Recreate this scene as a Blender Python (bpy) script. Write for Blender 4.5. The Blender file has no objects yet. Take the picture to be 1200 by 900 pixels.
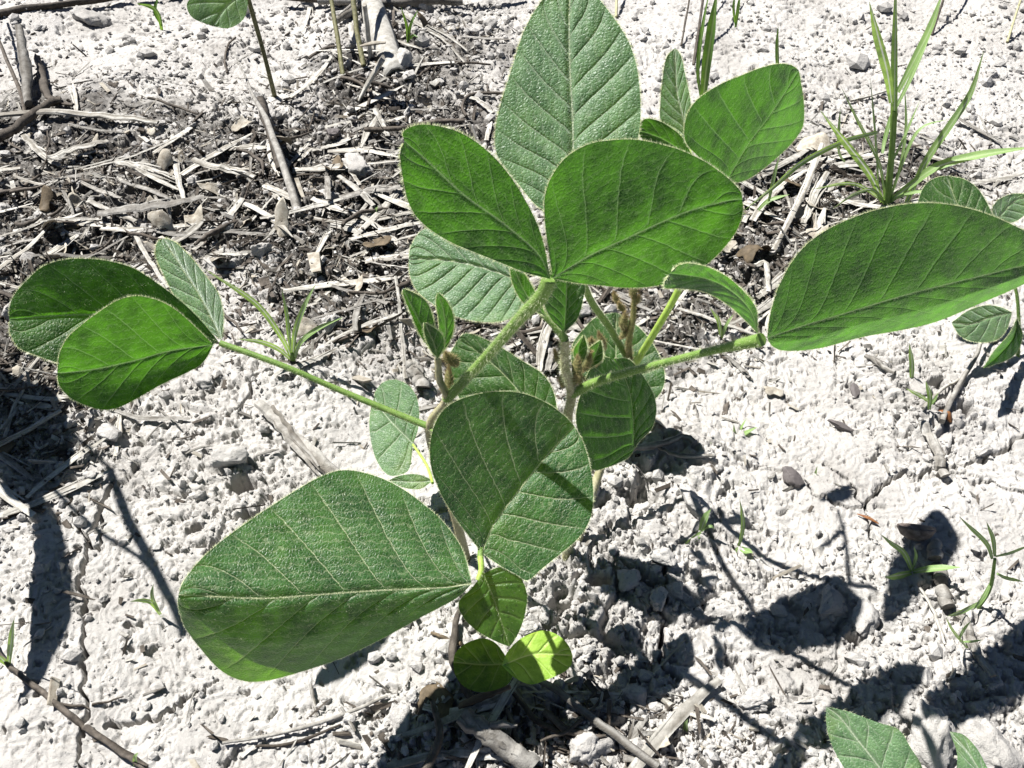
import bpy, math, random
import numpy as np
from mathutils import Vector

random.seed(7)
RNG = np.random.default_rng(11)
scene = bpy.context.scene
COL = scene.collection
rad = math.radians

# ------------------------------------------------------------------ camera
W0, H0, FPX, CAMH, PITCH = 1200.0, 900.0, 1080.0, 0.5, rad(46)
CAM = np.array([0.0, 0.0, CAMH])
FWD = np.array([0.0, math.cos(PITCH), -math.sin(PITCH)])
UP = np.array([0.0, math.sin(PITCH), math.cos(PITCH)])
RIGHT = np.array([1.0, 0.0, 0.0])
cd = bpy.data.cameras.new('camera')
cd.sensor_width = 36.0
cd.lens = 36.0 * FPX / W0
cd.clip_start, cd.clip_end = 0.01, 600.0
cam = bpy.data.objects.new('camera', cd)
COL.objects.link(cam)
cam.location = CAM
cam.rotation_euler = (math.pi / 2 - PITCH, 0, 0)
scene.camera = cam

# ------------------------------------------------------------------ light
SUN_AZ, SUN_EL = rad(58), rad(58)          # azimuth: to the left of straight ahead
SUN = np.array([-math.sin(SUN_AZ) * math.cos(SUN_EL), math.cos(SUN_AZ) * math.cos(SUN_EL), math.sin(SUN_EL)])
sl = bpy.data.lights.new('sun', 'SUN')
sl.energy, sl.angle, sl.color = 5.0, rad(0.53), (1.0, 0.98, 0.95)
so = bpy.data.objects.new('sun', sl)
COL.objects.link(so)
so.location = (-2, 1, 4)
so.rotation_euler = Vector(tuple(-SUN)).to_track_quat('-Z', 'Y').to_euler()
wd = bpy.data.worlds.new('World')
scene.world = wd
wd.use_nodes = True
nt = wd.node_tree
bg = nt.nodes['Background']
sky = nt.nodes.new('ShaderNodeTexSky')
sky.sky_type = 'NISHITA'
sky.sun_disc = False
sky.sun_elevation = SUN_EL
sky.sun_rotation = -SUN_AZ
sky.air_density, sky.dust_density = 0.35, 0.1
nt.links.new(sky.outputs[0], bg.inputs[0])
bg.inputs[1].default_value = 0.05
vs = scene.view_settings
vs.view_transform, vs.look, vs.exposure, vs.gamma = 'Standard', 'None', 1.28, 1.0
vs.use_curve_mapping = False
scene.cycles.max_bounces = 8
scene.cycles.diffuse_bounces = 3
scene.cycles.transmission_bounces = 6

# ------------------------------------------------------------------ noise
def _h(ix, iy, seed):
    n = (ix.astype(np.int64) * 374761393 + iy.astype(np.int64) * 668265263 + seed * 974634777) & 0xffffffff
    n = ((n ^ (n >> 13)) * 1274126177) & 0xffffffff
    n = ((n ^ (n >> 16)) * 2246822519) & 0xffffffff
    return ((n ^ (n >> 15)) & 0xffffff) / float(0xffffff)

def vnoise(x, y, seed=0):
    ix, iy = np.floor(x), np.floor(y)
    fx, fy = x - ix, y - iy
    fx = fx * fx * fx * (fx * (fx * 6 - 15) + 10)
    fy = fy * fy * fy * (fy * (fy * 6 - 15) + 10)
    a, b = _h(ix, iy, seed), _h(ix + 1, iy, seed)
    c, d = _h(ix, iy + 1, seed), _h(ix + 1, iy + 1, seed)
    return (a + (b - a) * fx) * (1 - fy) + (c + (d - c) * fx) * fy - 0.5

def fbm(x, y, oct=4, seed=0, gain=0.5):
    s, a = 0, 1.0
    for k in range(oct):
        s = s + a * vnoise(x * 2 ** k + 17.3 * k, y * 2 ** k - 9.1 * k, seed + k * 31)
        a *= gain
    return s

def worley(x, y, seed=0):
    ix, iy = np.floor(x), np.floor(y)
    f1 = np.full(x.shape, 9.0); f2 = np.full(x.shape, 9.0); cid = np.zeros(x.shape)
    for dx in (-1, 0, 1):
        for dy in (-1, 0, 1):
            cx, cy = ix + dx, iy + dy
            px = cx + 0.1 + 0.8 * _h(cx, cy, seed); py = cy + 0.1 + 0.8 * _h(cx, cy, seed + 5)
            d = np.hypot(px - x, py - y)
            v = _h(cx, cy, seed + 9)
            near = d < f1
            f2 = np.where(near, f1, np.minimum(f2, d))
            cid = np.where(near, v, cid)
            f1 = np.where(near, d, f1)
    return f1, f2, cid

def sstep(a, b, x):
    t = np.clip((x - a) / (b - a), 0, 1)
    return t * t * (3 - 2 * t)

# ------------------------------------------------------------------ pixel helpers (photo coordinates -> points of the place)
def ray(px, py):
    px, py = np.asarray(px, float), np.asarray(py, float)
    r = FWD + RIGHT * ((px - 600) / FPX)[..., None] + UP * ((450 - py) / FPX)[..., None]
    return r

def at_z(px, py, z=0.0):
    r = ray(px, py)
    return CAM + r * ((z - CAMH) / r[..., 2])[..., None]

def at_y(px, py, Y):
    r = ray(px, py)
    return CAM + r * (Y / r[..., 1])[..., None]

def proj(P):
    d = np.asarray(P, float) - CAM
    w = d @ FWD
    return 600 + FPX * (d @ RIGHT) / w, 450 - FPX * (d @ UP) / w

def spline(pts, n, ends=True):
    """resample a polyline with a centripetal-ish Catmull-Rom, n points evenly by chord"""
    p = np.asarray(pts, float)
    if len(p) == 2:
        t = np.linspace(0, 1, n)[:, None]
        return p[0] * (1 - t) + p[1] * t
    q = np.vstack([2 * p[0] - p[1], p, 2 * p[-1] - p[-2]])
    out = []
    for i in range(1, len(q) - 2):
        t = np.linspace(0, 1, 16, endpoint=False)[:, None]
        a, b, c, d = q[i - 1], q[i], q[i + 1], q[i + 2]
        out.append(0.5 * (2 * b + (c - a) * t + (2 * a - 5 * b + 4 * c - d) * t ** 2 + (-a + 3 * b - 3 * c + d) * t ** 3))
    out.append(p[-1:])
    o = np.vstack(out)
    L = np.r_[0, np.cumsum(np.linalg.norm(np.diff(o, axis=0), axis=1))]
    s = np.linspace(0, L[-1], n)
    return np.stack([np.interp(s, L, o[:, k]) for k in range(o.shape[1])], 1)

# ------------------------------------------------------------------ ground shape
# rough patches: (px, py, radius x, radius y, strength) in photo coordinates
ROUGH = [(120, 235, 260, 90, 1.0), (330, 210, 200, 90, 1.0), (480, 120, 120, 70, .8), (430, 330, 160, 90, .9),
         (60, 470, 120, 130, .75), (900, 250, 150, 90, .95), (1060, 200, 120, 70, .6), (640, 400, 120, 70, .9), (800, 360, 110, 60, .8),
         (740, 560, 120, 70, .8), (700, 700, 160, 120, .7), (620, 860, 200, 60, .7), (820, 880, 160, 60, .7), (270, 600, 120, 70, .5),
         (1060, 700, 160, 90, .5), (880, 700, 140, 80, .3), (1080, 480, 90, 60, .45), (230, 470, 60, 40, .35), (1100, 830, 120, 70, .5), (540, 40, 160, 40, .4)]
ROUGH_G = []
for a, b, rx, ry, s in ROUGH:
    c = at_z(a, b); ex = at_z(a + rx, b) - c; ey = at_z(a, b - ry) - c
    ROUGH_G.append((c[0], c[1], abs(ex[0]), abs(ey[1]), s))
CRACKS_PX = [
    ([(128, 560), (112, 600), (100, 640), (95, 690), (99, 740), (99, 790), (101, 830), (97, 875), (92, 930)], .0016),
    ([(80, 600), (110, 645), (118, 605)], .001),
    ([(120, 848), (165, 845), (205, 828), (235, 808), (256, 793)], .0012),
    ([(835, 520), (880, 545), (930, 552), (975, 590), (1010, 592)], .0012),
    ([(1010, 590), (1050, 555), (1100, 548), (1140, 540), (1170, 525), (1215, 505)], .0018),
    ([(1100, 548), (1150, 555), (1215, 580)], .0012),
    ([(852, 625), (880, 660), (940, 668)], .0010),
    ([(960, 540), (990, 560), (1010, 590), (1030, 640)], .001),
    ([(775, 640), (778, 700), (775, 760), (790, 800)], .0016),
    ([(690, 640), (740, 670), (790, 690)], .0012),
    ([(150, 520), (230, 505), (290, 470), (300, 440)], .0012),
    ([(100, 100), (180, 90), (250, 95)], .0018), ([(220, 40), (300, 50), (420, 150)], .0015),
    ([(930, 110), (1010, 120), (1080, 140)], .0018),
]
CRACKS = []
for pts, wdt in CRACKS_PX:
    g = at_z([p[0] for p in pts], [p[1] for p in pts])[:, :2]
    g = spline(g, max(12, len(g) * 8))
    g = g + np.stack([vnoise(np.arange(len(g)) * .6, g[:, 0] * 0, 3), vnoise(np.arange(len(g)) * .6, g[:, 0] * 0, 4)], 1) * .006
    CRACKS.append((g, wdt))

SM_C = at_z(230, 770)
PITS = []
for a, b, pr, dp in [(284, 566, .015, .018), (296, 602, .011, .014), (226, 617, .012, .013), (250, 640, .009, .010), (112, 505, .016, .016), (90, 300, .022, .02), (120, 225, .02, .02), (250, 205, .02, .02), (445, 320, .02, .02),
                     (425, 300, .018, .018), (760, 562, .022, .016), (735, 575, .018, .016), (1002, 750, .009, .014), (820, 598, .008, .010), (1130, 480, .014, .016), (1100, 450, .012, .012), (470, 110, .03, .03), (500, 120, .025, .02),
                     (880, 320, .02, .02), (905, 300, .018, .02), (520, 835, .012, .012), (700, 690, .014, .012), (660, 700, .016, .014), (150, 732, .004, .006), (600, 870, .012, .012), (30, 735, .006, .006)]:
    c_ = at_z(a, b); PITS.append((c_[0], c_[1], pr * .62, .028) if pr < .016 else (c_[0], c_[1], pr * .85, .013))

def seg_dist(x, y, g):
    best = np.full(x.shape, 1.0)
    for i in range(len(g) - 1):
        a, b = g[i], g[i + 1]
        d = b - a
        t = np.clip(((x - a[0]) * d[0] + (y - a[1]) * d[1]) / (d @ d + 1e-12), 0, 1)
        best = np.minimum(best, np.hypot(x - a[0] - t * d[0], y - a[1] - t * d[1]))
    return best

def roughness(x, y):
    r = np.zeros(x.shape)
    for cx, cy, rx, ry, s in ROUGH_G:
        r = np.maximum(r, s * np.exp(-(((x - cx) / rx) ** 2 + ((y - cy) / ry) ** 2)))
    r = r + .30 * vnoise(x / .06, y / .06, 40) + .03
    return np.clip(r, 0, 1)

def ground_h(x, y):
    x = np.asarray(x, float); y = np.asarray(y, float)
    sh = x.shape; x = x.ravel(); y = y.ravel()
    wx = x + .010 * fbm(x / .03, y / .03, 3, 90); wy = y + .010 * fbm(x / .03, y / .03, 3, 91)
    r = roughness(x, y)
    h = .016 * fbm(x / .16, y / .16, 3, 1)
    f1, f2, c = worley(wx / .028, wy / .024, 21)
    e = sstep(0.02, .22, f2 - f1)
    h = h + r ** 1.3 * (.0115 * (c - .35) * e + .0055 * e - .003)
    f1, f2, c = worley(wx / .0100 + 3, wy / .0085, 22)
    e = sstep(0.0, .28, f2 - f1)
    h = h + (.02 + r ** 1.2) * (.0050 * (c - .45) * e + .0018 * e)
    f1, f2, c = worley(wx / .0040 + 7, wy / .0036, 23)
    h = h + (.025 + r) * .0022 * (c - .5) * sstep(0, .3, f2 - f1)
    # crust: thin plates with broken rims
    q = fbm(wx / .065, wy / .055, 4, 55, .50) * 10
    fq = q - np.floor(q)
    h = h + .0021 * (np.floor(q) + sstep(.90, 1.0, fq) - .92 * q) * (.5 + .4 * r)
    fine = fbm(wx / .012, wy / .011, 5, 5, .6)
    h = h + .0021 * fine * (.16 + .85 * r)
    # flakes broken out of the crust: angular, sharp-edged pits
    pm = .35 + .65 * sstep(-.15, .2, vnoise(x / .07, y / .07, 210)) + .4 * r
    pm = pm * (1 - .8 * np.exp(-((x - SM_C[0]) / .17) ** 2 - ((y - SM_C[1]) / .11) ** 2))
    for sc, dp, fr_, sd in ((.0105, .0042, .06, 201), (.0060, .0032, .085, 202), (.0036, .0022, .10, 203)):
        f1, f2, c = worley(wx / sc + .35 * vnoise(x / (sc * .3), y / (sc * .3), sd + 20), wy / (sc * .85) + .35 * vnoise(x / (sc * .3), y / (sc * .3), sd + 21), sd)
        h = h - dp * (c < fr_ * pm) * sstep(.03, .17, f2 - f1)
    # small pits
    p = vnoise(wx / .0056, wy / .0056, 61) + .6 * vnoise(x / .0021, y / .0023, 62)
    h = h - .0040 * sstep(.25, .38, p) * (.26 + r)
    for g, wdt in CRACKS:
        m = (x > g[:, 0].min() - .02) & (x < g[:, 0].max() + .02) & (y > g[:, 1].min() - .02) & (y < g[:, 1].max() + .02)
        if m.any():
            d = seg_dist(x[m] + .0016 * vnoise(x[m] / .004, y[m] / .004, 71), y[m] + .0016 * vnoise(x[m] / .004, y[m] / .004, 72), g)
            d = np.where(d < .03, d, .03)
            ww = .72 * wdt * (.60 + 1.2 * np.clip(vnoise(x[m] / .02, y[m] / .02, 73) + .4, 0, 1))
            h[m] -= .022 * (1 - sstep(ww * .55, ww * 1.0, d))
    for cx, cy, pr, dp in PITS:
        m = np.hypot(x - cx, y - cy) < pr * 2
        if m.any():
            dd = np.hypot(x[m] - cx, (y[m] - cy) * 1.15) / pr + .9 * fbm(x[m] / (pr * 1.1), y[m] / (pr * 1.1), 3, 151)
            h[m] -= dp * (1 - sstep(.35, .95, dd))
    far = np.hypot(x, y - .6)
    h = h * (1 - sstep(2.5, 4.0, far))
    return h.reshape(sh)

def gz(x, y):
    return float(ground_h(np.array([x]), np.array([y]))[0])

def on_ground(px, py, lift=0.0):
    px, py = np.atleast_1d(np.asarray(px, float)), np.atleast_1d(np.asarray(py, float))
    z = np.zeros(px.shape)
    for _ in range(3):
        r = ray(px, py)
        P = CAM + r * ((z - CAMH) / r[:, 2])[:, None]
        z = ground_h(P[:, 0], P[:, 1]) + lift
    P[:, 2] = z
    return P

# ------------------------------------------------------------------ mesh building
class MB:
    def __init__(s):
        s.v, s.f, s.m, s.a, s.n = [], [], [], [], 0
    def add(s, verts, faces, mat=0, attr=None):
        verts = np.asarray(verts, float).reshape(-1, 3)
        for f in faces:
            f = np.asarray(f, np.int64)
            if f.size:
                s.f.append(f.reshape(-1, f.shape[-1]) + s.n); s.m.append(np.full(len(s.f[-1]), mat, np.int32))
        s.v.append(verts)
        s.a.append(np.zeros(len(verts)) if attr is None else np.asarray(attr, float).ravel())
        s.n += len(verts)
    def build(s, name, mats, parent=None, smooth=True, origin=None, link=True, bylist=None):
        v = np.vstack(s.v)
        if origin is not None:
            v = v - np.asarray(origin)
        me = bpy.data.meshes.new(name)
        me.vertices.add(len(v)); me.vertices.foreach_set('co', v.astype(np.float32).ravel())
        tot = np.concatenate([np.full(len(f), f.shape[1], np.int32) for f in s.f])
        idx = np.concatenate([f.ravel() for f in s.f]).astype(np.int32)
        me.loops.add(len(idx)); me.loops.foreach_set('vertex_index', idx)
        me.polygons.add(len(tot))
        me.polygons.foreach_set('loop_start', np.r_[0, np.cumsum(tot)[:-1]].astype(np.int32))
        me.polygons.foreach_set('loop_total', tot)
        me.polygons.foreach_set('material_index', np.concatenate(s.m))
        me.polygons.foreach_set('use_smooth', np.full(len(tot), smooth, bool))
        at = me.attributes.new('vein', 'FLOAT', 'POINT'); at.data.foreach_set('value', np.concatenate(s.a).astype(np.float32))
        me.update(calc_edges=True)
        me.validate()
        for m in (mats if isinstance(mats, (list, tuple)) else [mats]):
            me.materials.append(m)
        o = bpy.data.objects.new(name, me)
        if link:
            COL.objects.link(o)
        if parent is not None:
            o.parent = parent
            if origin is None:
                pw = parent
                off = Vector((0, 0, 0))
                while pw is not None:
                    off += Vector(pw.location); pw = pw.parent
                o.location = -off            # vertices are in world space, parents only translate
        elif origin is not None:
            o.location = origin
        return o

def tag(o, label=None, cat=None, group=None, kind=None):
    if label: o['label'] = label
    if cat: o['category'] = cat
    if group: o['group'] = group
    if kind: o['kind'] = kind
    return o

def empty(name, loc):
    o = bpy.data.objects.new(name, None)
    o.empty_display_size = .01
    o.location = tuple(loc)
    COL.objects.link(o)
    return o

def grid_faces(nu, nv, flip=False):
    i, j = np.meshgrid(np.arange(nu - 1), np.arange(nv - 1), indexing='ij')
    a = (i * nv + j).ravel(); b = a + 1; c = a + nv + 1; d = a + nv
    q = np.stack([a, d, c, b] if not flip else [a, b, c, d], 1)
    return q

def frames(p):
    t = np.gradient(p, axis=0); t /= np.linalg.norm(t, axis=1)[:, None] + 1e-12
    ref = np.array([0, 0, 1.0]) if abs(t[0, 2]) < .9 else np.array([1.0, 0, 0])
    n = np.cross(t[0], ref); n /= np.linalg.norm(n)
    N = [n]
    for k in range(1, len(p)):
        n = N[-1] - t[k] * (N[-1] @ t[k]); n /= np.linalg.norm(n) + 1e-12
        N.append(n)
    N = np.array(N)
    return t, N, np.cross(t, N)

def tube(mb, pts, r, seg=8, mat=0, n=None, rough=0.0, seed=0, flat=1.0, attr=None):
    p = np.asarray(pts, float)
    if n: p = spline(p, n)
    k = len(p)
    r = np.interp(np.linspace(0, 1, k), np.linspace(0, 1, len(np.atleast_1d(r))), np.atleast_1d(r)) if np.ndim(r) else np.full(k, r)
    T, N, B = frames(p)
    th = np.arange(seg) / seg * 2 * math.pi
    rr = r[:, None] * np.ones(seg)
    if rough:
        rr = rr * (1 + rough * (2 * (.65 * vnoise(np.arange(k)[:, None] * .12 + seed, np.arange(seg)[None, :] * 2.3 + np.zeros((k, 1)), seed) + .5 * vnoise(np.arange(k)[:, None] * .9 + seed, np.arange(seg)[None, :] * 1.3 + np.zeros((k, 1)), seed + 1))))
    V = p[:, None, :] + rr[..., None] * (np.cos(th)[None, :, None] * N[:, None, :] + flat * np.sin(th)[None, :, None] * B[:, None, :])
    i, j = np.meshgrid(np.arange(k - 1), np.arange(seg), indexing='ij')
    a = (i * seg + j).ravel(); b = (i * seg + (j + 1) % seg).ravel()
    q = np.stack([a, b, b + seg, a + seg], 1)
    if attr is None and rough:
        attr = np.clip(.5 + 1.1 * vnoise(np.arange(seg)[None, :] * 1.7 + seed * 3.1, np.arange(k)[:, None] * .09, seed) + .5 * vnoise(np.arange(seg)[None, :] * .6 + seed, np.arange(k)[:, None] * .5, seed + 2), 0, 1)
    mb.add(V.reshape(-1, 3), [q], mat, attr)
    a1 = None if attr is None else np.full(seg, .75)
    mb.add(V[0], [np.arange(seg)[::-1][None, :]], mat, a1); mb.add(V[-1], [np.arange(seg)[None, :]], mat, a1)
    return p, r, T, N, B

def hairs(mb, P, D, length, width, mat, rng):
    """thin tapered hairs: roots P, unit directions D"""
    k = len(P)
    if not k: return
    L = length * rng.uniform(.5, 1.3, k)[:, None]
    s = np.cross(D, rng.normal(size=(k, 3))); s /= np.linalg.norm(s, axis=1)[:, None] + 1e-9
    D = D + rng.normal(size=(k, 3)) * .25
    a = P - s * width / 2; b = P + s * width / 2; c = P + D * L
    V = np.stack([a, b, c], 1).reshape(-1, 3)
    mb.add(V, [np.arange(3 * k).reshape(k, 3)], mat)

def hairy_tube(mb, pts, r, n=24, seg=9, dens=14000, length=.0012, mat=0, hmat=1, rng=RNG):
    p, rr, T, N, B = tube(mb, pts, r, seg, mat, n)
    L = np.linalg.norm(np.diff(p, axis=0), axis=1).sum()
    k = int(L * dens)
    i = rng.uniform(0, len(p) - 1.001, k); i0 = i.astype(int); w = (i - i0)[:, None]
    C = p[i0] * (1 - w) + p[i0 + 1] * w
    th = rng.uniform(0, 2 * math.pi, k)[:, None]
    D = np.cos(th) * N[i0] + np.sin(th) * B[i0]
    hairs(mb, C + D * rr[i0][:, None] * .95, D + T[i0] * .35, length, .00014, hmat, rng)

# ------------------------------------------------------------------ materials
def new_mat(name):
    m = bpy.data.materials.new(name)
    m.use_nodes = True
    t = m.node_tree
    t.nodes.clear()
    return m, t, t.nodes, t.links

def noise(t, scale, detail=4, rough=.6, vec=None):
    n = t.nodes.new('ShaderNodeTexNoise')
    n.inputs['Scale'].default_value = scale; n.inputs['Detail'].default_value = detail; n.inputs['Roughness'].default_value = rough
    if vec is not None: t.links.new(vec, n.inputs['Vector'])
    return n

def ramp(t, fac, stops):
    r = t.nodes.new('ShaderNodeValToRGB')
    while len(r.color_ramp.elements) < len(stops): r.color_ramp.elements.new(.5)
    for e, (p, c) in zip(r.color_ramp.elements, stops):
        e.position = p; e.color = (*c, 1) if len(c) == 3 else c
    t.links.new(fac, r.inputs[0])
    return r

def mixc(t, fac, a, b, mode='MIX'):
    n = t.nodes.new('ShaderNodeMix'); n.data_type = 'RGBA'; n.blend_type = mode
    for s, v in ((n.inputs[0], fac), (n.inputs[6], a), (n.inputs[7], b)):
        if isinstance(v, (int, float)): s.default_value = v
        elif isinstance(v, tuple): s.default_value = (*v, 1)
        else: t.links.new(v, s)
    return n.outputs[2]

def mth(t, op, a, b=None, clamp=False):
    n = t.nodes.new('ShaderNodeMath'); n.operation = op; n.use_clamp = clamp
    for k, v in enumerate((a, b)):
        if v is None: continue
        if isinstance(v, (int, float)): n.inputs[k].default_value = v
        else: t.links.new(v, n.inputs[k])
    return n.outputs[0]

def attrn(t, name):
    n = t.nodes.new('ShaderNodeAttribute'); n.attribute_name = name
    return n.outputs['Fac']

def line(t, d, w0, w1):
    """1 on the line, 0 beyond w1 (distances in metres)"""
    n = t.nodes.new('ShaderNodeMapRange'); n.interpolation_type = 'SMOOTHSTEP'
    n.inputs['From Min'].default_value = w0; n.inputs['From Max'].default_value = w1
    n.inputs['To Min'].default_value = 1; n.inputs['To Max'].default_value = 0
    t.links.new(d, n.inputs['Value'])
    return n.outputs['Result']

def leaf_mat(name, dark, light, under, trans, vein, tfac=.45, rough=.42, sheen=.4, spots=0.0, net=1.0, blade=False):
    m, t, N, L = new_mat(name)
    geo = N.new('ShaderNodeNewGeometry')
    pos = geo.outputs['Position']
    ph, md, cs, tp, rim = attrn(t, 'ph'), attrn(t, 'md'), attrn(t, 'cs'), attrn(t, 'tp'), attrn(t, 'rim')
    nz = noise(t, 260, 3, .6, pos)
    if blade: md = mth(t, 'MULTIPLY', mth(t, 'SUBTRACT', 1.0, attrn(t, 'vein')), .0012)
    # side veins
    php = mth(t, 'ADD', ph, mth(t, 'MULTIPLY', mth(t, 'SUBTRACT', nz.outputs[0], .5), .10))
    fr = mth(t, 'ABSOLUTE', mth(t, 'SUBTRACT', php, mth(t, 'ROUND', php)))
    dl = mth(t, 'MULTIPLY', fr, cs)
    lat = mth(t, 'MULTIPLY', line(t, dl, .00010, .00042), rim)
    lath = mth(t, 'MULTIPLY', line(t, dl, .0000, .0014), rim)
    mid = line(t, md, .00022, .00055)
    # cross veins between them
    wn = N.new('ShaderNodeTexWhiteNoise'); wn.noise_dimensions = '1D'; L.new(mth(t, 'ROUND', mth(t, 'ADD', php, .5)), wn.inputs['W'])
    tq = mth(t, 'ADD', mth(t, 'ADD', tp, mth(t, 'MULTIPLY', wn.outputs['Value'], 3.0)), mth(t, 'MULTIPLY', nz.outputs[0], 2.2))
    tf = mth(t, 'ABSOLUTE', mth(t, 'SUBTRACT', tq, mth(t, 'ROUND', tq)))
    ter = mth(t, 'MULTIPLY', line(t, tf, .03, .12), rim)
    # finest net
    vo = N.new('ShaderNodeTexVoronoi'); vo.feature = 'DISTANCE_TO_EDGE'; vo.inputs['Scale'].default_value = 620
    L.new(pos, vo.inputs['Vector'])
    netl = line(t, vo.outputs['Distance'], .02, .16)
    n1 = noise(t, 110, 5, .7, pos)
    n2 = noise(t, 1100, 2, .5, pos)
    c = mixc(t, ramp(t, n1.outputs[0], [(.36, (0, 0, 0)), (.64, (1, 1, 1))]).outputs[0], dark, light)
    c = mixc(t, ramp(t, n2.outputs[0], [(.45, (0, 0, 0)), (.75, (.6, .6, .6))]).outputs[0], c, light)
    c = mixc(t, mth(t, 'MULTIPLY', netl, .30 * net), c, tuple(min(1, .45 * a + .35 * b) for a, b in zip(light, vein)))
    n4 = noise(t, 24, 4, .65, pos)
    c = mixc(t, ramp(t, n4.outputs[0], [(.56, (0, 0, 0)), (.74, (.42, .42, .42))]).outputs[0], c, (light[0] * 2.6, light[1] * 1.35, light[2] * .9))
    if spots:
        n3 = noise(t, 420, 1, .4, pos)
        c = mixc(t, ramp(t, n3.outputs[0], [(.66, (0, 0, 0)), (.72, (spots,) * 3)]).outputs[0], c, (.02, .03, .008))
    # grains of dust and soil
    n5 = noise(t, 700, 2, .5, pos)
    c = mixc(t, ramp(t, n5.outputs[0], [(.70, (0, 0, 0)), (.76, (.28, .28, .28))]).outputs[0], c, (.34, .33, .28))
    c = mixc(t, geo.outputs['Backfacing'], c, under)
    vsum = mth(t, 'MAXIMUM', mth(t, 'MULTIPLY', mid, .95), mth(t, 'MAXIMUM', mth(t, 'MULTIPLY', lat, .72), mth(t, 'MULTIPLY', ter, .30 * net)))
    c = mixc(t, vsum, c, vein)
    # bump: veins sunk on the upper face, the tissue between them puckered
    hgt = mth(t, 'ADD', mth(t, 'MULTIPLY', mth(t, 'MAXIMUM', lath, mth(t, 'MULTIPLY', line(t, md, 0, .0022), 1.2)), -1.0),
              mth(t, 'ADD', mth(t, 'MULTIPLY', line(t, tf, 0, .30), -.22 * net), mth(t, 'MULTIPLY', line(t, vo.outputs['Distance'], 0, .3), -.32 * net)))
    hgt = mth(t, 'ADD', hgt, mth(t, 'MULTIPLY', n2.outputs[0], .30))
    b = N.new('ShaderNodeBump'); b.inputs['Strength'].default_value = .8; b.inputs['Distance'].default_value = .0006
    L.new(hgt, b.inputs['Height'])
    p = N.new('ShaderNodeBsdfPrincipled')
    L.new(c, p.inputs['Base Color'])
    L.new(ramp(t, n1.outputs[0], [(.3, (rough - .06,) * 3), (.7, (rough + .14,) * 3)]).outputs[0], p.inputs['Roughness'])
    p.inputs['Specular IOR Level'].default_value = .42
    p.inputs['Sheen Weight'].default_value = sheen
    p.inputs['Sheen Roughness'].default_value = .45
    p.inputs['Sheen Tint'].default_value = (.84, .95, .82, 1)
    L.new(b.outputs[0], p.inputs['Normal'])
    tr = N.new('ShaderNodeBsdfTranslucent')
    tc = mixc(t, ramp(t, mth(t, 'ADD', mth(t, 'MULTIPLY', n1.outputs[0], .5), mth(t, 'MULTIPLY', n4.outputs[0], .5)), [(.40, (0, 0, 0)), (.60, (1, 1, 1))]).outputs[0], tuple(x * .26 for x in trans), (trans[0] * 1.15, trans[1] * 1.05, trans[2]))
    tc = mixc(t, mth(t, 'MULTIPLY', vsum, .6), tc, (trans[0] * 2.2, trans[1] * 1.15, trans[2] * 8 + .05))
    tc = mixc(t, mth(t, 'MULTIPLY', netl, .35 * net), tc, tuple(x * .5 for x in trans))
    b3 = N.new('ShaderNodeBump'); b3.inputs['Strength'].default_value = .35; b3.inputs['Distance'].default_value = .0005
    L.new(hgt, b3.inputs['Height'])
    L.new(tc, tr.inputs[0]); L.new(b3.outputs[0], tr.inputs['Normal'])
    mx = N.new('ShaderNodeMixShader'); mx.inputs[0].default_value = tfac
    L.new(p.outputs[0], mx.inputs[1]); L.new(tr.outputs[0], mx.inputs[2])
    o = N.new('ShaderNodeOutputMaterial'); L.new(mx.outputs[0], o.inputs[0])
    return m

def plain_mat(name, cols, scale=200, rough=.7, tfac=0.0, trans=(.3, .4, .05), bump=.3, stretch=None, spec=.3, vary=0.0, fibre=0.0):
    m, t, N, L = new_mat(name)
    tcn = N.new('ShaderNodeTexCoord')
    vec = tcn.outputs['Object']
    n1 = noise(t, scale, 5, .65, vec)
    k = len(cols)
    c = ramp(t, n1.outputs[0], [(.3 + .4 * i / max(1, k - 1), cols[i]) for i in range(k)]).outputs[0]
    if fibre:
        at = N.new('ShaderNodeAttribute'); at.attribute_name = 'vein'
        c = mixc(t, ramp(t, at.outputs['Fac'], [(.35, (0, 0, 0)), (.85, (1, 1, 1))]).outputs[0], c, mixc(t, 1.0, c, (fibre, fibre * .95, fibre * .88), 'MULTIPLY'))
    if vary:
        oi = N.new('ShaderNodeObjectInfo')
        c = mixc(t, 1.0, c, ramp(t, oi.outputs['Random'], [(0, (1 - vary,) * 3), (1, (1, 1, 1))]).outputs[0], 'MULTIPLY')
    p = N.new('ShaderNodeBsdfPrincipled')
    L.new(c, p.inputs['Base Color'])
    p.inputs['Roughness'].default_value = rough
    p.inputs['Specular IOR Level'].default_value = spec
    n2 = noise(t, scale * 6, 3, .6, vec)
    b = N.new('ShaderNodeBump'); b.inputs['Strength'].default_value = bump; b.inputs['Distance'].default_value = .0008
    L.new(n2.outputs[0], b.inputs['Height']); L.new(b.outputs[0], p.inputs['Normal'])
    sh = p.outputs[0]
    if tfac:
        tr = N.new('ShaderNodeBsdfTranslucent'); tr.inputs[0].default_value = (*trans, 1)
        mx = N.new('ShaderNodeMixShader'); mx.inputs[0].default_value = tfac
        L.new(sh, mx.inputs[1]); L.new(tr.outputs[0], mx.inputs[2]); sh = mx.outputs[0]
    o = N.new('ShaderNodeOutputMaterial'); L.new(sh, o.inputs[0])
    return m

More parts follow.
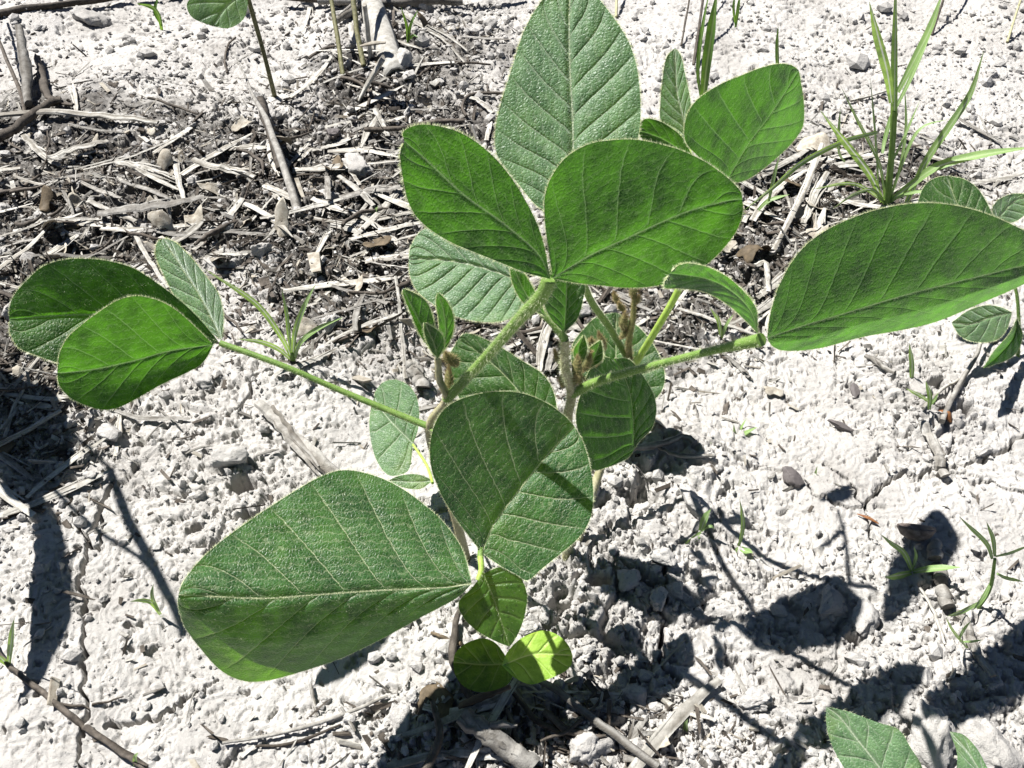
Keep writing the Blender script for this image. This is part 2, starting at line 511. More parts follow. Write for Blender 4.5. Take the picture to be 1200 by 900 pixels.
M_LEAF = leaf_mat('soy_leaf', (.009, .040, .007), (.026, .084, .015), (.08, .15, .06), (.105, .35, .010), (.34, .38, .22))
M_FRONT = leaf_mat('front_leaf', (.007, .044, .010), (.030, .105, .032), (.09, .16, .07), (.17, .44, .006), (.44, .46, .30), sheen=.30, rough=.40, tfac=.42)
M_PALE = leaf_mat('pale_leaf', (.056, .130, .054), (.118, .222, .108), (.10, .18, .08), (.22, .45, .04), (.34, .40, .28), sheen=.95, rough=.40)
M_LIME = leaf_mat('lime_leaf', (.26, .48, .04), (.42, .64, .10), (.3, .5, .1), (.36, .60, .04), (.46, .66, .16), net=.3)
M_DARK = leaf_mat('shade_leaf', (.03, .085, .01), (.055, .13, .016), (.08, .15, .04), (.18, .36, .015), (.12, .2, .05), sheen=.05, spots=.8, net=.6)
M_GRASS = leaf_mat('grass_blade', (.028, .085, .013), (.065, .155, .024), (.07, .15, .03), (.22, .46, .02), (.2, .32, .1), tfac=.4, rough=.40, sheen=.05, net=.15, blade=True)
M_SPROUT = leaf_mat('sprout_blade', (.15, .28, .06), (.26, .42, .13), (.22, .34, .12), (.36, .58, .10), (.3, .42, .15), tfac=.4, rough=.45, sheen=.1, net=.15, blade=True)
M_HAIR = plain_mat('leaf_hair', [(.62, .66, .42), (.75, .78, .58)], 100, .6, .45, (.7, .75, .4), 0)
M_BHAIR = plain_mat('brown_hair', [(.34, .26, .13), (.5, .42, .24)], 100, .6, .4, (.5, .4, .2), 0)
M_STEM = plain_mat('green_stem', [(.10, .19, .035), (.19, .29, .07)], 300, .5, .15, (.4, .6, .08), .2)
M_STEMB = plain_mat('brown_stem', [(.22, .22, .10), (.40, .36, .24)], 260, .6, 0, bump=.3)
M_PET = plain_mat('pale_petiole', [(.30, .44, .07), (.42, .55, .13)], 260, .45, .25, (.5, .7, .1), .2)
M_STALK = plain_mat('weed_stalk', [(.05, .052, .022), (.12, .115, .05), (.20, .18, .10)], 260, .65, bump=.4)
M_BUD = plain_mat('bud_scale', [(.10, .10, .035), (.24, .23, .09)], 500, .7, .1, (.3, .3, .1), .4)

# ------------------------------------------------------------------ leaves
def nrm(az, el):
    az, el = rad(az), rad(el)
    return np.array([math.sin(az) * math.cos(el), -math.cos(az) * math.cos(el), math.sin(el)])

def leaf(name, parent, M, A, B, z, az, el, foldA=.15, foldB=.15, curlA=0., curlB=0., bend=0., rollA=0., rollB=0., quilt=.0007, K=7, mat=None,
         hair=1.0, flipn=False, nu=90, nv=34, seed=0, hcol=None, wave=.0, label=None, netamp=.5):
    """M: midrib from base to tip, A/B: the two margins from base to tip, in photo coordinates; z: height of the base"""
    M, A, B = spline(M, nu), spline(A, nu), spline(B, nu)
    n = nrm(az, el)
    B0 = at_z(M[0, 0], M[0, 1], z)
    v = np.r_[-np.linspace(1, 0, nv) ** .9, (np.linspace(0, 1, nv) ** .9)[1:]]
    s = np.abs(v)
    E = np.where((v < 0)[None, :, None], A[:, None, :], B[:, None, :])
    Q = M[:, None, :] * (1 - s)[None, :, None] + E * s[None, :, None]
    r = ray(Q[..., 0], Q[..., 1])
    rn = r @ n
    P0 = CAM + r * (((B0 - CAM) @ n) / rn)[..., None]
    mid = P0[:, nv - 1]
    hw = np.stack([np.linalg.norm(P0[:, 0] - mid, axis=1), np.linalg.norm(P0[:, -1] - mid, axis=1)], 1)
    hwv = np.where((v < 0)[None, :], hw[:, :1], hw[:, 1:])
    u = np.linspace(0, 1, nu)[:, None] + np.zeros_like(v)[None, :]
    ss = s[None, :] + np.zeros_like(u)
    length = np.linalg.norm(np.diff(mid, axis=0), axis=1).sum()
    side = (v < 0)[None, :] + np.zeros_like(u)
    fold = np.where(side > .5, foldA, foldB); curl = np.where(side > .5, curlA, curlB)
    d = hwv * (fold * ss + curl * ss ** 3 - np.where(side > .5, rollA, rollB) * np.maximum(0, ss - .54) ** 1.25)
    d = d + bend * length * (u ** 2)
    wmax = hw.max()
    # veins: midrib, laterals sweeping towards the tip, a fine net between
    off = np.where(side > .5, 0.0, .37)
    wob = .05 * np.sin(ss * 4 + seed) + .16 * vnoise(u * 4 + seed, ss * 2 + side * 9, 7 + seed)
    ph = K * (u - .34 * ss ** .85 * (1.10 - .55 * u)) + off + wob * .5
    fr = np.abs(ph - np.round(ph))
    md = ss * hwv
    tp = md / .0036 * (90 / 60.) * .62
    # pillows between the side veins, a groove along the midrib, a gentle unevenness of the blade
    q = quilt * (.9 * np.sqrt(np.abs(np.sin(np.pi * ph)) + .002) * sstep(.0, .10, ss) - .6 - .7 * np.exp(-(md / (.05 * wmax)) ** 2))
    cell = np.floor(ph)
    tq = tp * .5 + 3 * _h(cell, side * 3, 5 + seed)
    q = q + quilt * netamp * .5 * np.abs(np.sin(np.pi * tq)) ** .7 * np.abs(np.sin(np.pi * ph))
    env = sstep(0, .06, u) * sstep(0, .05, 1 - u) * (1 - .7 * ss ** 6)
    d = d + q * env
    if wave:
        d = d + wave * ss ** 2 * np.sin(u * 9 + seed * 2 + side * 2) * env
    d = d + .016 * length * vnoise(u * 2.2 + seed, v[None, :] * 1.3 + seed, 17)
    # the margin waves a little
    d = d + .010 * length * vnoise(u * 9 + seed, side * 7 + seed, 23) * ss ** 4 * sstep(0, .1, u) * sstep(0, .08, 1 - u)
    rl = np.sign(rn) * np.maximum(np.abs(rn), .30)
    P = P0 + r * (d / rl)[..., None]
    if flipn: n = -n
    mb = MB()
    F = grid_faces(nu, len(v))
    # winding so that the face normal follows n
    a, b, cc = F[len(F) // 2][:3]
    PP = P.reshape(-1, 3)
    if np.cross(PP[b] - PP[a], PP[cc] - PP[a]) @ n < 0: F = F[:, ::-1]
    mb.add(PP, [F], 0)
    rng = np.random.default_rng(100 + seed)
    if hair:
        for edge, nxt in ((0, 2), (-1, -3)):
            e, i2 = P[:, edge], P[:, nxt]
            k = int(hair * 9000 * np.linalg.norm(np.diff(e, axis=0), axis=1).sum())
            i = rng.uniform(1, nu - 2, k); i0 = i.astype(int); w = (i - i0)[:, None]
            R = e[i0] * (1 - w) + e[i0 + 1] * w
            D = (e - i2)[i0]; D = D / (np.linalg.norm(D, axis=1)[:, None] + 1e-9)
            hairs(mb, R, D + n * rng.normal(0, .35, k)[:, None], .00115, .00018, 1, rng)
        # down along the midrib
        k = int(hair * 5000 * length)
        i = rng.uniform(0, nu * .9, k); i0 = i.astype(int); w = (i - i0)[:, None]
        i0 = np.minimum(i0, nu - 2)
        R = P[:, nv - 1][i0] * (1 - w) + P[:, nv - 1][i0 + 1] * w + rng.normal(0, .00025, (k, 3))
        fn = n if (n @ (CAM - B0)) > 0 else -n
        hairs(mb, R, np.tile(fn, (k, 1)) + rng.normal(0, .8, (k, 3)), .0008, .00013, 1, rng)
        # down scattered over the blade
        k = int(hair * 26000 * length * wmax * 18)
        ii, jj = rng.integers(2, nu - 2, k), rng.integers(1, len(v) - 1, k)
        hairs(mb, P[ii, jj], np.tile(fn, (k, 1)) * .6 + rng.normal(0, .5, (k, 3)), .0007, .0001, 1, rng)
    o = mb.build(name, [mat or M_LEAF, hcol or M_HAIR], parent)
    nt_ = len(o.data.vertices)
    for an, val in (('ph', ph), ('md', md), ('cs', np.full_like(u, length / K)), ('tp', tp), ('rim', 1 - ss ** 7)):
        arr = np.zeros(nt_, np.float32); arr[:u.size] = val.ravel()
        a_ = o.data.attributes.new(an, 'FLOAT', 'POINT'); a_.data.foreach_set('value', arr)
    if label: o['label'] = label
    return o, B0, P

def P3(x, y, z):
    return at_z(x, y, z)

def path(*pts):
    return np.array([P3(*p) for p in pts])

# ------------------------------------------------------------------ soybean plants
GRP = 'young soybean plants growing in a clump'
def plant(name, base_px, label, cat='plant', group=None):
    g = on_ground(*base_px)[0]
    e = empty(name, g)
    tag(e, label, cat, group)
    return e, g

def stem_part(name, parent, pts, r, mat=None, hm=None, dens=12000, length=.0011, n=26, seg=10):
    mb = MB()
    hairy_tube(mb, pts, r, n, seg, dens, length, 0, 1, np.random.default_rng(len(pts) + int(abs(pts[0][0]) * 1e4)))
    return mb.build(name, [mat or M_STEM, hm or M_HAIR], parent)

# ---- left stem of the clump: carries the front leaf, the top leaf and the leaf reaching left
pl, g = plant('soybean_plant', (548, 655), 'soybean plant with a folded bud and the broad front leaves, left in the clump', group=GRP)
node = P3(503, 500, .125); up1 = P3(523, 468, .150); bud = P3(513, 420, .178)
stem_part('stem', pl, np.vstack([g - [0, 0, .008], P3(532, 600, .055), P3(513, 545, .095), node, up1, P3(515, 445, .165), bud]), [.0030, .0027, .0025, .0022, .0017], M_STEMB, M_BHAIR, n=40)
# front leaf
F = P3(563, 652, .104)
pet = stem_part('petiole', pl, np.vstack([node, P3(518, 520, .126), P3(545, 590, .116), P3(562, 628, .108), F]), [.0012, .001, .0013, .0016])
stem_part('petiolule', pet, np.vstack([F, P3(564, 668, .102), P3(560, 680, .100)]), [.0016, .0013], M_PET, n=8)
leaf('leaflet', pet, [(565, 648), (578, 616), (610, 572), (640, 535), (660, 513), (673, 499)],
     [(565, 648), (545, 622), (528, 598), (514, 572), (505, 545), (505, 515), (512, 492), (525, 476), (548, 465), (580, 459), (612, 461), (640, 472), (660, 486), (673, 499)],
     [(565, 648), (585, 662), (605, 673), (618, 680), (633, 668), (655, 650), (678, 630), (692, 606), (695, 575), (691, 545), (683, 518), (673, 499)],
     .105, 12, 54, .42, .06, quilt=.0007, K=6, seed=1, mat=M_FRONT, nu=110, nv=44)
leaf('leaflet', pet, [(553, 684), (510, 689), (440, 692), (370, 697), (310, 701), (250, 699), (209, 697)],
     [(553, 684), (542, 645), (522, 615), (500, 594), (470, 572), (440, 558), (405, 551), (375, 559), (340, 579), (300, 605), (265, 630), (236, 655), (216, 680), (209, 697)],
     [(553, 684), (536, 700), (515, 712), (490, 725), (450, 747), (400, 771), (350, 788), (310, 798), (282, 797), (257, 784), (236, 761), (217, 735), (209, 710), (209, 697)],
     .100, 20, 43, -.52, -.32, 0, 0, rollB=1.1, quilt=.0013, K=7, seed=2, mat=M_FRONT, nu=130, nv=50, bend=.06)
leaf('leaflet', pet, [(566, 672), (578, 700), (588, 730), (597, 758)],
     [(566, 672), (552, 690), (538, 705), (541, 720), (556, 737), (578, 750), (597, 758)],
     [(566, 672), (590, 664), (608, 674), (617, 694), (616, 716), (610, 736), (603, 750), (597, 758)],
     .097, 0, 40, .05, .05, quilt=.0003, K=5, seed=3, mat=M_DARK, hair=.4)
# top leaf
T = P3(643, 328, .261)
pet = stem_part('petiole', pl, np.vstack([up1, P3(533, 458, .158), P3(577, 410, .196), P3(610, 372, .230), P3(634, 348, .252), T]), [.0026, .0024, .0025, .0031], M_STEM, dens=26000, length=.0016, n=34)
leaf('leaflet', pet, [(645, 327), (630, 297), (590, 262), (543, 228), (500, 188), (474, 165)],
     [(645, 327), (634, 275), (613, 230), (587, 193), (560, 168), (533, 153), (500, 146), (481, 149), (472, 156), (474, 165)],
     [(645, 327), (618, 320), (585, 307), (560, 297), (527, 283), (497, 263), (480, 240), (472, 207), (469, 180), (474, 165)],
     .262, 40, 22, .08, -.16, quilt=.00030, K=6, seed=4, nu=110, nv=40)
leaf('leaflet', pet, [(648, 326), (690, 300), (733, 280), (800, 250), (850, 236), (870, 233)],
     [(648, 326), (641, 280), (638, 250), (639, 228), (647, 206), (664, 184), (690, 169), (720, 164), (748, 164), (777, 170), (800, 177), (827, 190), (852, 208), (867, 223), (870, 233)],
     [(648, 326), (672, 331), (700, 334), (735, 337), (767, 335), (800, 326), (825, 312), (845, 294), (862, 272), (870, 250), (870, 233)],
     .262, 30, 12, -.02, -.10, quilt=.00030, K=6, seed=5, nu=110, nv=44)
# leaf reaching left
Lf = P3(258, 402, .158)
pet = stem_part('petiole', pl, np.vstack([node, P3(470, 487, .128), P3(400, 458, .138), P3(330, 428, .150), Lf]), [.0019, .0016, .0016], M_STEM, n=30, dens=16000)
leaf('leaflet', pet, [(256, 400), (200, 378), (150, 370), (90, 369), (40, 372), (11, 374)],
     [(256, 400), (228, 368), (198, 342), (163, 318), (140, 309), (112, 304), (79, 304), (51, 312), (30, 330), (16, 347), (11, 362), (11, 374)],
     [(256, 400), (215, 420), (165, 428), (115, 432), (75, 427), (42, 416), (22, 407), (12, 390), (11, 374)],
     .159, 30, 26, -.05, .45, quilt=.0007, K=6, seed=7, nu=100, nv=40)
leaf('leaflet', pet, [(250, 404), (200, 411), (160, 422), (115, 432), (84, 436), (67, 437)],
     [(250, 404), (219, 374), (201, 360), (182, 351), (159, 347), (138, 352), (117, 365), (98, 379), (80, 395), (70, 414), (67, 437)],
     [(250, 404), (240, 422), (226, 433), (190, 450), (160, 467), (140, 477), (123, 480), (107, 477), (84, 467), (70, 452), (67, 437)],
     .160, 44, 8, .05, .05, 0, .30, quilt=.00030, K=6, seed=8, nu=100, nv=40)
leaf('leaflet', pet, [(260, 398), (236, 350), (212, 312), (191, 279)],
     [(260, 398), (240, 385), (225, 372), (208, 352), (192, 322), (183, 300), (184, 285), (191, 279)],
     [(260, 398), (262, 375), (260, 358), (255, 343), (240, 322), (222, 300), (205, 284), (191, 279)],
     .159, -30, 30, .22, .22, quilt=.0005, K=6, seed=9, mat=M_PALE, hair=1.4)
# first round leaves low on the stem
un = P3(500, 557, .060)
pet = stem_part('petiole', pl, np.vstack([P3(507, 566, .075), P3(500, 545, .068), P3(484, 521, .062)]), [.0009, .0008], M_PET, n=10, dens=4000)
leaf('leaflet', pet, [(484, 520), (462, 498), (446, 479), (438, 466)],
     [(484, 520), (480, 548), (470, 556), (456, 557), (445, 546), (437, 527), (433, 503), (434, 483), (438, 466)],
     [(484, 520), (490, 502), (491, 480), (487, 463), (478, 451), (463, 445), (449, 448), (441, 457), (438, 466)],
     .062, -25, 62, .10, .16, quilt=.0006, K=4, seed=10, mat=M_PALE, hair=.3, nu=70)
leaf('leaflet', pl, [(508, 563), (485, 565), (455, 563)], [(508, 563), (490, 556), (470, 557), (455, 563)], [(508, 563), (492, 573), (472, 571), (455, 563)],
     .058, 0, 60, .1, .1, quilt=.0002, K=3, seed=11, mat=M_PALE, hair=.2, nu=40, nv=16)
# folded bud leaves
leaf('bud_leaf', pl, [(511, 418), (497, 388), (484, 362), (472, 338)], [(511, 418), (493, 393), (481, 366), (473, 346), (472, 338)], [(511, 418), (510, 392), (506, 368), (498, 352), (484, 343), (472, 338)],
     .178, 25, 14, .35, .75, quilt=.0002, K=5, seed=12, hair=2.2, nu=50, nv=22)
leaf('bud_leaf', pl, [(514, 417), (522, 392), (520, 366), (513, 342)], [(514, 417), (515, 398), (514, 375), (511, 355), (513, 342)], [(514, 417), (524, 405), (531, 388), (531, 370), (524, 354), (513, 342)],
     .178, 42, 8, .7, .2, quilt=.0002, K=5, seed=13, hair=2.2, nu=50, nv=22)
leaf('bud_leaf', pl, [(513, 420), (509, 404), (503, 390), (497, 377)], [(513, 420), (504, 408), (498, 392), (497, 377)], [(513, 420), (520, 405), (516, 390), (497, 377)],
     .180, 35, 12, .4, .4, quilt=.0002, K=4, seed=14, hair=2.2, nu=40, nv=18)
def bud_blob(parent, c, r, stretch=1.3, seed=0, hairm=True):
    mb = MB()
    th = np.linspace(0, math.pi, 14); ph = np.arange(18) / 18 * 2 * math.pi
    R = r * (1 + .18 * vnoise(th[:, None] * 2 + seed, ph[None, :] * 2, seed))
    stretch = stretch * 1.45
    tap = (.62 + .38 * np.cos(np.clip((th - 1.2) * 1.2, -1.2, 2.4)))[:, None]
    V = np.stack([R * tap * np.sin(th)[:, None] * np.cos(ph), R * tap * np.sin(th)[:, None] * np.sin(ph), -stretch * R * np.cos(th)[:, None] * np.ones(18)], -1)
    i, j = np.meshgrid(np.arange(13), np.arange(18), indexing='ij')
    a = (i * 18 + j).ravel(); b = (i * 18 + (j + 1) % 18).ravel()
    V = V.reshape(-1, 3)
    mb.add(V + c, [np.stack([a, b, b + 18, a + 18], 1)], 0)
    tl = np.random.default_rng(seed + 9).normal(0, .35, 2)
    V = V + np.stack([V[:, 2] * tl[0], V[:, 2] * tl[1], 0 * V[:, 0]], 1)
    mb.v[-1] = V + c
    k = 900
    ii = np.random.default_rng(seed).integers(0, len(V), k)
    D = V[ii] / (np.linalg.norm(V[ii], axis=1)[:, None] + 1e-9)
    hairs(mb, V[ii] + c, D + [0, 0, .4], .0018, .00014, 1, np.random.default_rng(seed))
    return mb.build('bud', [M_BUD, M_BHAIR], parent)
bud_blob(pl, P3(528, 421, .165), .0036, 1.1, 1)
bud_blob(pl, P3(526, 445, .158), .0024, 1.6, 2)


pr, g = plant('soybean_plant', (664, 652), 'soybean plant with a hairy pale stem and a long leaf reaching to the right edge', group=GRP)
n1 = P3(670, 462, .142); top = P3(662, 398, .180)
stem_part('stem', pr, np.vstack([g - [0, 0, .008], P3(670, 590, .055), P3(668, 520, .105), P3(665, 490, .125), n1, P3(662, 430, .162), top]), [.0033, .0031, .0029, .0026, .0021], M_STEMB, M_HAIR, dens=30000, length=.0018, n=40, seg=12)
bud_blob(pr, P3(676, 432, .152), .0028, 1.5, 3); bud_blob(pr, P3(683, 412, .150), .0030, 1.4, 4); bud_blob(pr, P3(672, 447, .150), .0022, 1.3, 5)
for i, (x, y, z, r) in enumerate([(688, 425, .146, .0026), (692, 404, .140, .0030), (700, 418, .138, .0024), (681, 446, .143, .0026), (705, 400, .134, .0022), (660, 444, .150, .0022), (654, 420, .158, .0020)]):
    bud_blob(pr, P3(x, y, z), r, 1.5, 60 + i)
leaf('bud_leaf', pr, [(690, 432), (698, 415), (704, 398)], [(690, 432), (688, 412), (704, 398)], [(690, 432), (706, 420), (704, 398)], .140, 20, 20, .5, .5, quilt=.0001, K=4, seed=61, hair=3, nu=40, nv=16)
leaf('bud_leaf', pr, [(680, 430), (678, 410), (684, 392)], [(680, 430), (672, 412), (684, 392)], [(680, 430), (688, 410), (684, 392)], .146, 40, 14, .5, .5, quilt=.0001, K=4, seed=62, hair=3, nu=40, nv=16)
Rn = P3(892, 398, .230)
pet = stem_part('petiole', pr, np.vstack([n1, P3(700, 447, .154), P3(760, 430, .178), P3(830, 412, .206), Rn]), [.0027, .0022, .0019, .0018, .0019, .0030], M_STEM, n=34, dens=24000, length=.0015)
leaf('leaflet', pet, [(899, 396), (940, 382), (987, 368), (1067, 344), (1147, 324), (1200, 311), (1250, 299)],
     [(899, 396), (903, 367), (913, 335), (933, 300), (960, 275), (1000, 255), (1040, 243), (1080, 238), (1120, 241), (1160, 252), (1200, 270), (1240, 290), (1250, 299)],
     [(899, 396), (906, 406), (922, 411), (960, 408), (1010, 395), (1060, 386), (1100, 376), (1150, 355), (1200, 333), (1235, 313), (1250, 299)],
     .231, 28, 16, -.02, -.10, rollB=1.8, quilt=.00030, K=8, seed=15, nu=120, nv=44)
leaf('leaflet', pet, [(888, 391), (880, 365), (858, 342), (828, 327), (785, 320)],
     [(888, 391), (886, 362), (870, 340), (850, 323), (826, 312), (800, 309), (785, 320)],
     [(888, 391), (874, 376), (853, 357), (826, 342), (800, 338), (778, 336), (785, 320)],
     .230, 45, -4, .1, .2, quilt=.0004, K=6, seed=16, nu=60)
# upper young leaf under the top leaf
pet = stem_part('petiole', pr, np.vstack([top, P3(652, 384, .186), P3(632, 362, .194), P3(620, 340, .198)]), [.0022, .0018, .0015], M_STEM, n=14, dens=22000)
leaf('leaflet', pet, [(622, 336), (590, 322), (550, 310), (510, 304), (479, 304)],
     [(622, 336), (600, 300), (560, 272), (520, 265), (495, 270), (482, 288), (479, 304)],
     [(622, 336), (615, 356), (604, 370), (583, 377), (557, 376), (530, 369), (509, 357), (490, 342), (481, 324), (479, 304)],
     .198, -20, 58, .05, .05, quilt=.0010, K=8, seed=18, mat=M_PALE, nu=110, nv=40)
leaf('leaflet', pet, [(661, 390), (663, 365), (664, 335), (664, 305)], [(661, 390), (645, 372), (637, 350), (640, 322), (664, 305)], [(661, 390), (676, 374), (683, 352), (684, 330), (664, 305)],
     .184, 30, 26, .3, .3, quilt=.0005, K=6, seed=19, mat=M_LEAF, nu=60)
leaf('leaflet', pet, [(640, 371), (620, 350), (610, 332), (602, 313)], [(640, 371), (615, 356), (602, 335), (598, 316), (602, 313)], [(640, 371), (630, 348), (620, 330), (608, 312), (602, 313)],
     .198, 40, 8, .6, .6, quilt=.0002, K=5, seed=20, nu=50, nv=20, hair=2)
# drooping lower leaf
leaf('leaflet', pr, [(743, 527), (742, 495), (738, 460), (728, 435), (718, 420)],
     [(743, 527), (735, 537), (713, 547), (693, 549), (682, 520), (675, 490), (681, 460), (692, 432), (705, 419), (718, 420)],
     [(743, 527), (750, 516), (763, 503), (769, 483), (766, 463), (755, 443), (738, 422), (718, 420)],
     .064, 35, 30, .15, -.1, quilt=.0010, K=6, seed=21, nu=80)
leaf('leaflet', pr, [(720, 472), (721, 440), (722, 400), (722, 366)], [(720, 472), (690, 455), (672, 430), (671, 405), (684, 386), (700, 371), (722, 366)],
     [(720, 472), (752, 474), (772, 463), (779, 441), (770, 412), (750, 385), (722, 366)],
     .050, -10, 52, .1, .1, quilt=.0012, K=7, seed=22, nu=80)
leaf('leaflet', pr, [(640, 505), (605, 455), (570, 420), (537, 397)], [(640, 505), (652, 485), (648, 458), (635, 438), (610, 422), (585, 406), (560, 394), (545, 391), (537, 397)],
     [(640, 505), (600, 510), (560, 495), (535, 460), (525, 425), (537, 397)], .060, -10, 45, .05, .08, quilt=.0012, K=7, seed=23, nu=90)

# ---- back stem: flower shoot and the leaves rising at upper right
pb, g = plant('soybean_plant', (672, 640), 'soybean plant with brown flower shoot and yellow green petiole at the back of the clump', group=GRP)
nb = P3(738, 424, .098)
stem_part('stem', pb, np.vstack([g - [0, 0, .008], P3(690, 590, .026), P3(704, 548, .042), P3(725, 480, .068), nb]), [.0030, .0028, .0025, .0022], M_STEMB, M_BHAIR, n=30)
sh = stem_part('flower_shoot', pb, np.vstack([nb, P3(737, 400, .122), P3(742, 370, .138), P3(744, 336, .155)]), [.0020, .0018, .0018, .0012], M_BUD, M_BHAIR, dens=26000, length=.0016, n=18)
for i, (x, y, z, r) in enumerate([(731, 377, .134, .0026), (728, 360, .140, .0021), (722, 350, .144, .0017), (746, 352, .146, .0020), (743, 338, .154, .0026), (733, 390, .126, .002)]):
    bud_blob(sh, P3(x, y, z), r, 1.5, 30 + i)
Un = P3(838, 226, .236)
pet = stem_part('petiole', pb, np.vstack([P3(742, 430, .096), P3(768, 388, .145), P3(795, 340, .178), P3(822, 275, .214), Un]), [.0024, .0020, .0018], M_PET, n=24, dens=5000)
leaf('leaflet', pet, [(852, 212), (876, 170), (900, 138), (920, 108), (936, 82)],
     [(852, 212), (832, 196), (815, 180), (804, 167), (802, 150), (806, 133), (815, 119), (830, 107), (850, 96), (870, 88), (890, 80), (911, 75), (926, 76), (936, 82)],
     [(852, 212), (868, 213), (886, 204), (910, 185), (930, 165), (941, 147), (942, 122), (939, 100), (936, 82)],
     .240, 44, 8, -.05, -.12, quilt=.00030, K=6, seed=24, nu=90)
leaf('leaflet', pet, [(805, 170), (801, 140), (793, 105), (791, 56)], [(805, 170), (790, 158), (775, 143), (774, 120), (777, 90), (781, 68), (791, 56)], [(805, 170), (810, 145), (809, 118), (803, 88), (798, 66), (791, 56)],
     .226, -4, 34, .1, .45, quilt=.0005, K=7, seed=25, mat=M_PALE, nu=60)
leaf('leaflet', pet, [(815, 190), (780, 165), (746, 152)], [(815, 190), (800, 162), (785, 149), (770, 141), (755, 140), (746, 152)], [(815, 190), (790, 188), (762, 175), (746, 152)],
     .226, 30, 20, .1, .1, quilt=.0005, K=5, seed=26, nu=60)
stem_part('petiolule', pet, np.vstack([P3(822, 275, .214), P3(818, 220, .222), P3(808, 176, .226)]), [.0012, .0009], M_PET, n=10)
pet2 = stem_part('petiole', pb, np.vstack([nb, P3(715, 385, .128), P3(690, 348, .170), P3(676, 300, .212), P3(664, 254, .252)]), [.0021, .0019, .0017], M_STEM, n=18)
leaf('leaflet', pet2, [(664, 252), (671, 200), (671, 140), (668, 83), (667, 20), (670, -28)],
     [(664, 252), (632, 243), (607, 215), (589, 193), (581, 175), (581, 150), (587, 122), (600, 80), (614, 37), (630, 8), (648, -14), (670, -28)],
     [(664, 252), (700, 232), (730, 205), (744, 175), (750, 145), (750, 110), (746, 78), (737, 50), (722, 25), (703, 0), (688, -18), (670, -28)],
     .252, -6, 46, .04, .06, quilt=.0009, K=9, seed=6, mat=M_PALE, nu=150, nv=50)

# ---- low seedling with two round leaves
ps, g = plant('bean_seedling', (593, 792), 'low seedling with one dark and one lime round leaf below the front leaf', 'seedling')
top = P3(592, 778, .026)
stem_part('stem', ps, np.vstack([g - [0, 0, .006], P3(594, 788, .012), top]), [.0011, .0009], M_STEM, dens=500, n=8)
leaf('round_leaf', ps, [(597, 778), (566, 779), (531, 776)], [(597, 778), (590, 765), (580, 753), (565, 748), (546, 754), (534, 765), (531, 776)], [(597, 778), (600, 794), (590, 805), (566, 811), (546, 806), (534, 792), (531, 776)],
     .026, -10, 66, .08, .08, quilt=.00015, K=4, seed=40, mat=M_DARK, hair=0, nu=60, nv=26)
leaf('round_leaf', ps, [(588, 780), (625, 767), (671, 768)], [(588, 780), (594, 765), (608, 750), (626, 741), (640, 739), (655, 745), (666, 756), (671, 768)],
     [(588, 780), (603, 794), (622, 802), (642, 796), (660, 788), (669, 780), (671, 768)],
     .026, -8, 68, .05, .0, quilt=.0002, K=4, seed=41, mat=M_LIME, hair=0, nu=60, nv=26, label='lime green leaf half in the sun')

# ---- leaf at the bottom edge, on a stem just below the picture
pj, g = plant('soybean_plant', (1075, 985), 'soybean seedling with one pale veined leaf in the bottom right corner', 'plant')
tj = P3(1062, 948, .045)
stem_part('stem', pj, np.vstack([g - [0, 0, .006], P3(1070, 970, .02), tj]), [.0016, .0012], M_STEM, n=8)
leaf('leaflet', pj, [(1062, 946), (1031, 900), (1005, 867), (984, 840), (968, 828)], [(1062, 946), (1020, 935), (995, 908), (977, 878), (969, 852), (968, 828)],
     [(1062, 946), (1084, 925), (1080, 898), (1067, 876), (1053, 855), (1027, 846), (994, 834), (968, 828)], .045, -25, 58, .10, .12, quilt=.0006, K=5, seed=42, mat=M_PALE, hair=.15, nu=70)
leaf('leaflet', pj, [(1075, 955), (1148, 925), (1140, 890), (1113, 857)], [(1075, 955), (1110, 925), (1122, 890), (1113, 857)], [(1075, 955), (1160, 930), (1152, 890), (1132, 863), (1113, 857)],
     .030, -10, 70, .1, .1, quilt=.0004, K=5, seed=43, mat=M_PALE, hair=0, nu=50, nv=20)

# ---- plant half hidden behind the long right leaf
pk, g = plant('soybean_plant', (1196, 420), 'soybean plant half hidden behind the long right leaf, dark round leaves', 'plant')
tk = P3(1188, 330, .060)
stem_part('stem', pk, np.vstack([g - [0, 0, .006], P3(1194, 380, .03), tk, P3(1160, 275, .085)]), [.0015, .0012, .001], M_STEM, n=14)
leaf('leaflet', pk, [(1160, 278), (1135, 260), (1120, 235), (1110, 206)], [(1160, 278), (1105, 275), (1077, 250), (1078, 230), (1086, 215), (1098, 208), (1110, 206)],
     [(1160, 278), (1166, 262), (1160, 245), (1148, 224), (1132, 211), (1110, 206)], .085, 0, 50, .08, .08, quilt=.0008, K=6, seed=44, nu=70)
leaf('leaflet', pk, [(1166, 262), (1178, 246), (1192, 234), (1212, 228)], [(1166, 262), (1163, 246), (1168, 236), (1178, 230), (1190, 227), (1212, 228)], [(1166, 262), (1188, 260), (1204, 248), (1212, 228)],
     .085, 20, 40, .1, .1, quilt=.0005, K=5, seed=45, nu=60, mat=M_PALE)
leaf('leaflet', pk, [(1186, 366), (1160, 372), (1138, 380), (1115, 378)], [(1186, 366), (1172, 360), (1155, 358), (1135, 364), (1115, 378)], [(1186, 366), (1180, 385), (1168, 398), (1146, 401), (1126, 394), (1115, 378)],
     .040, 20, 45, .05, .05, quilt=.0005, K=5, seed=46, nu=60, mat=M_PALE)
leaf('leaflet', pk, [(1192, 372), (1188, 395), (1172, 415), (1152, 432)], [(1192, 372), (1182, 392), (1164, 412), (1152, 432)], [(1192, 372), (1198, 395), (1186, 418), (1152, 432)],
     .040, 50, 20, .2, .2, quilt=.0005, K=5, seed=47, nu=50)

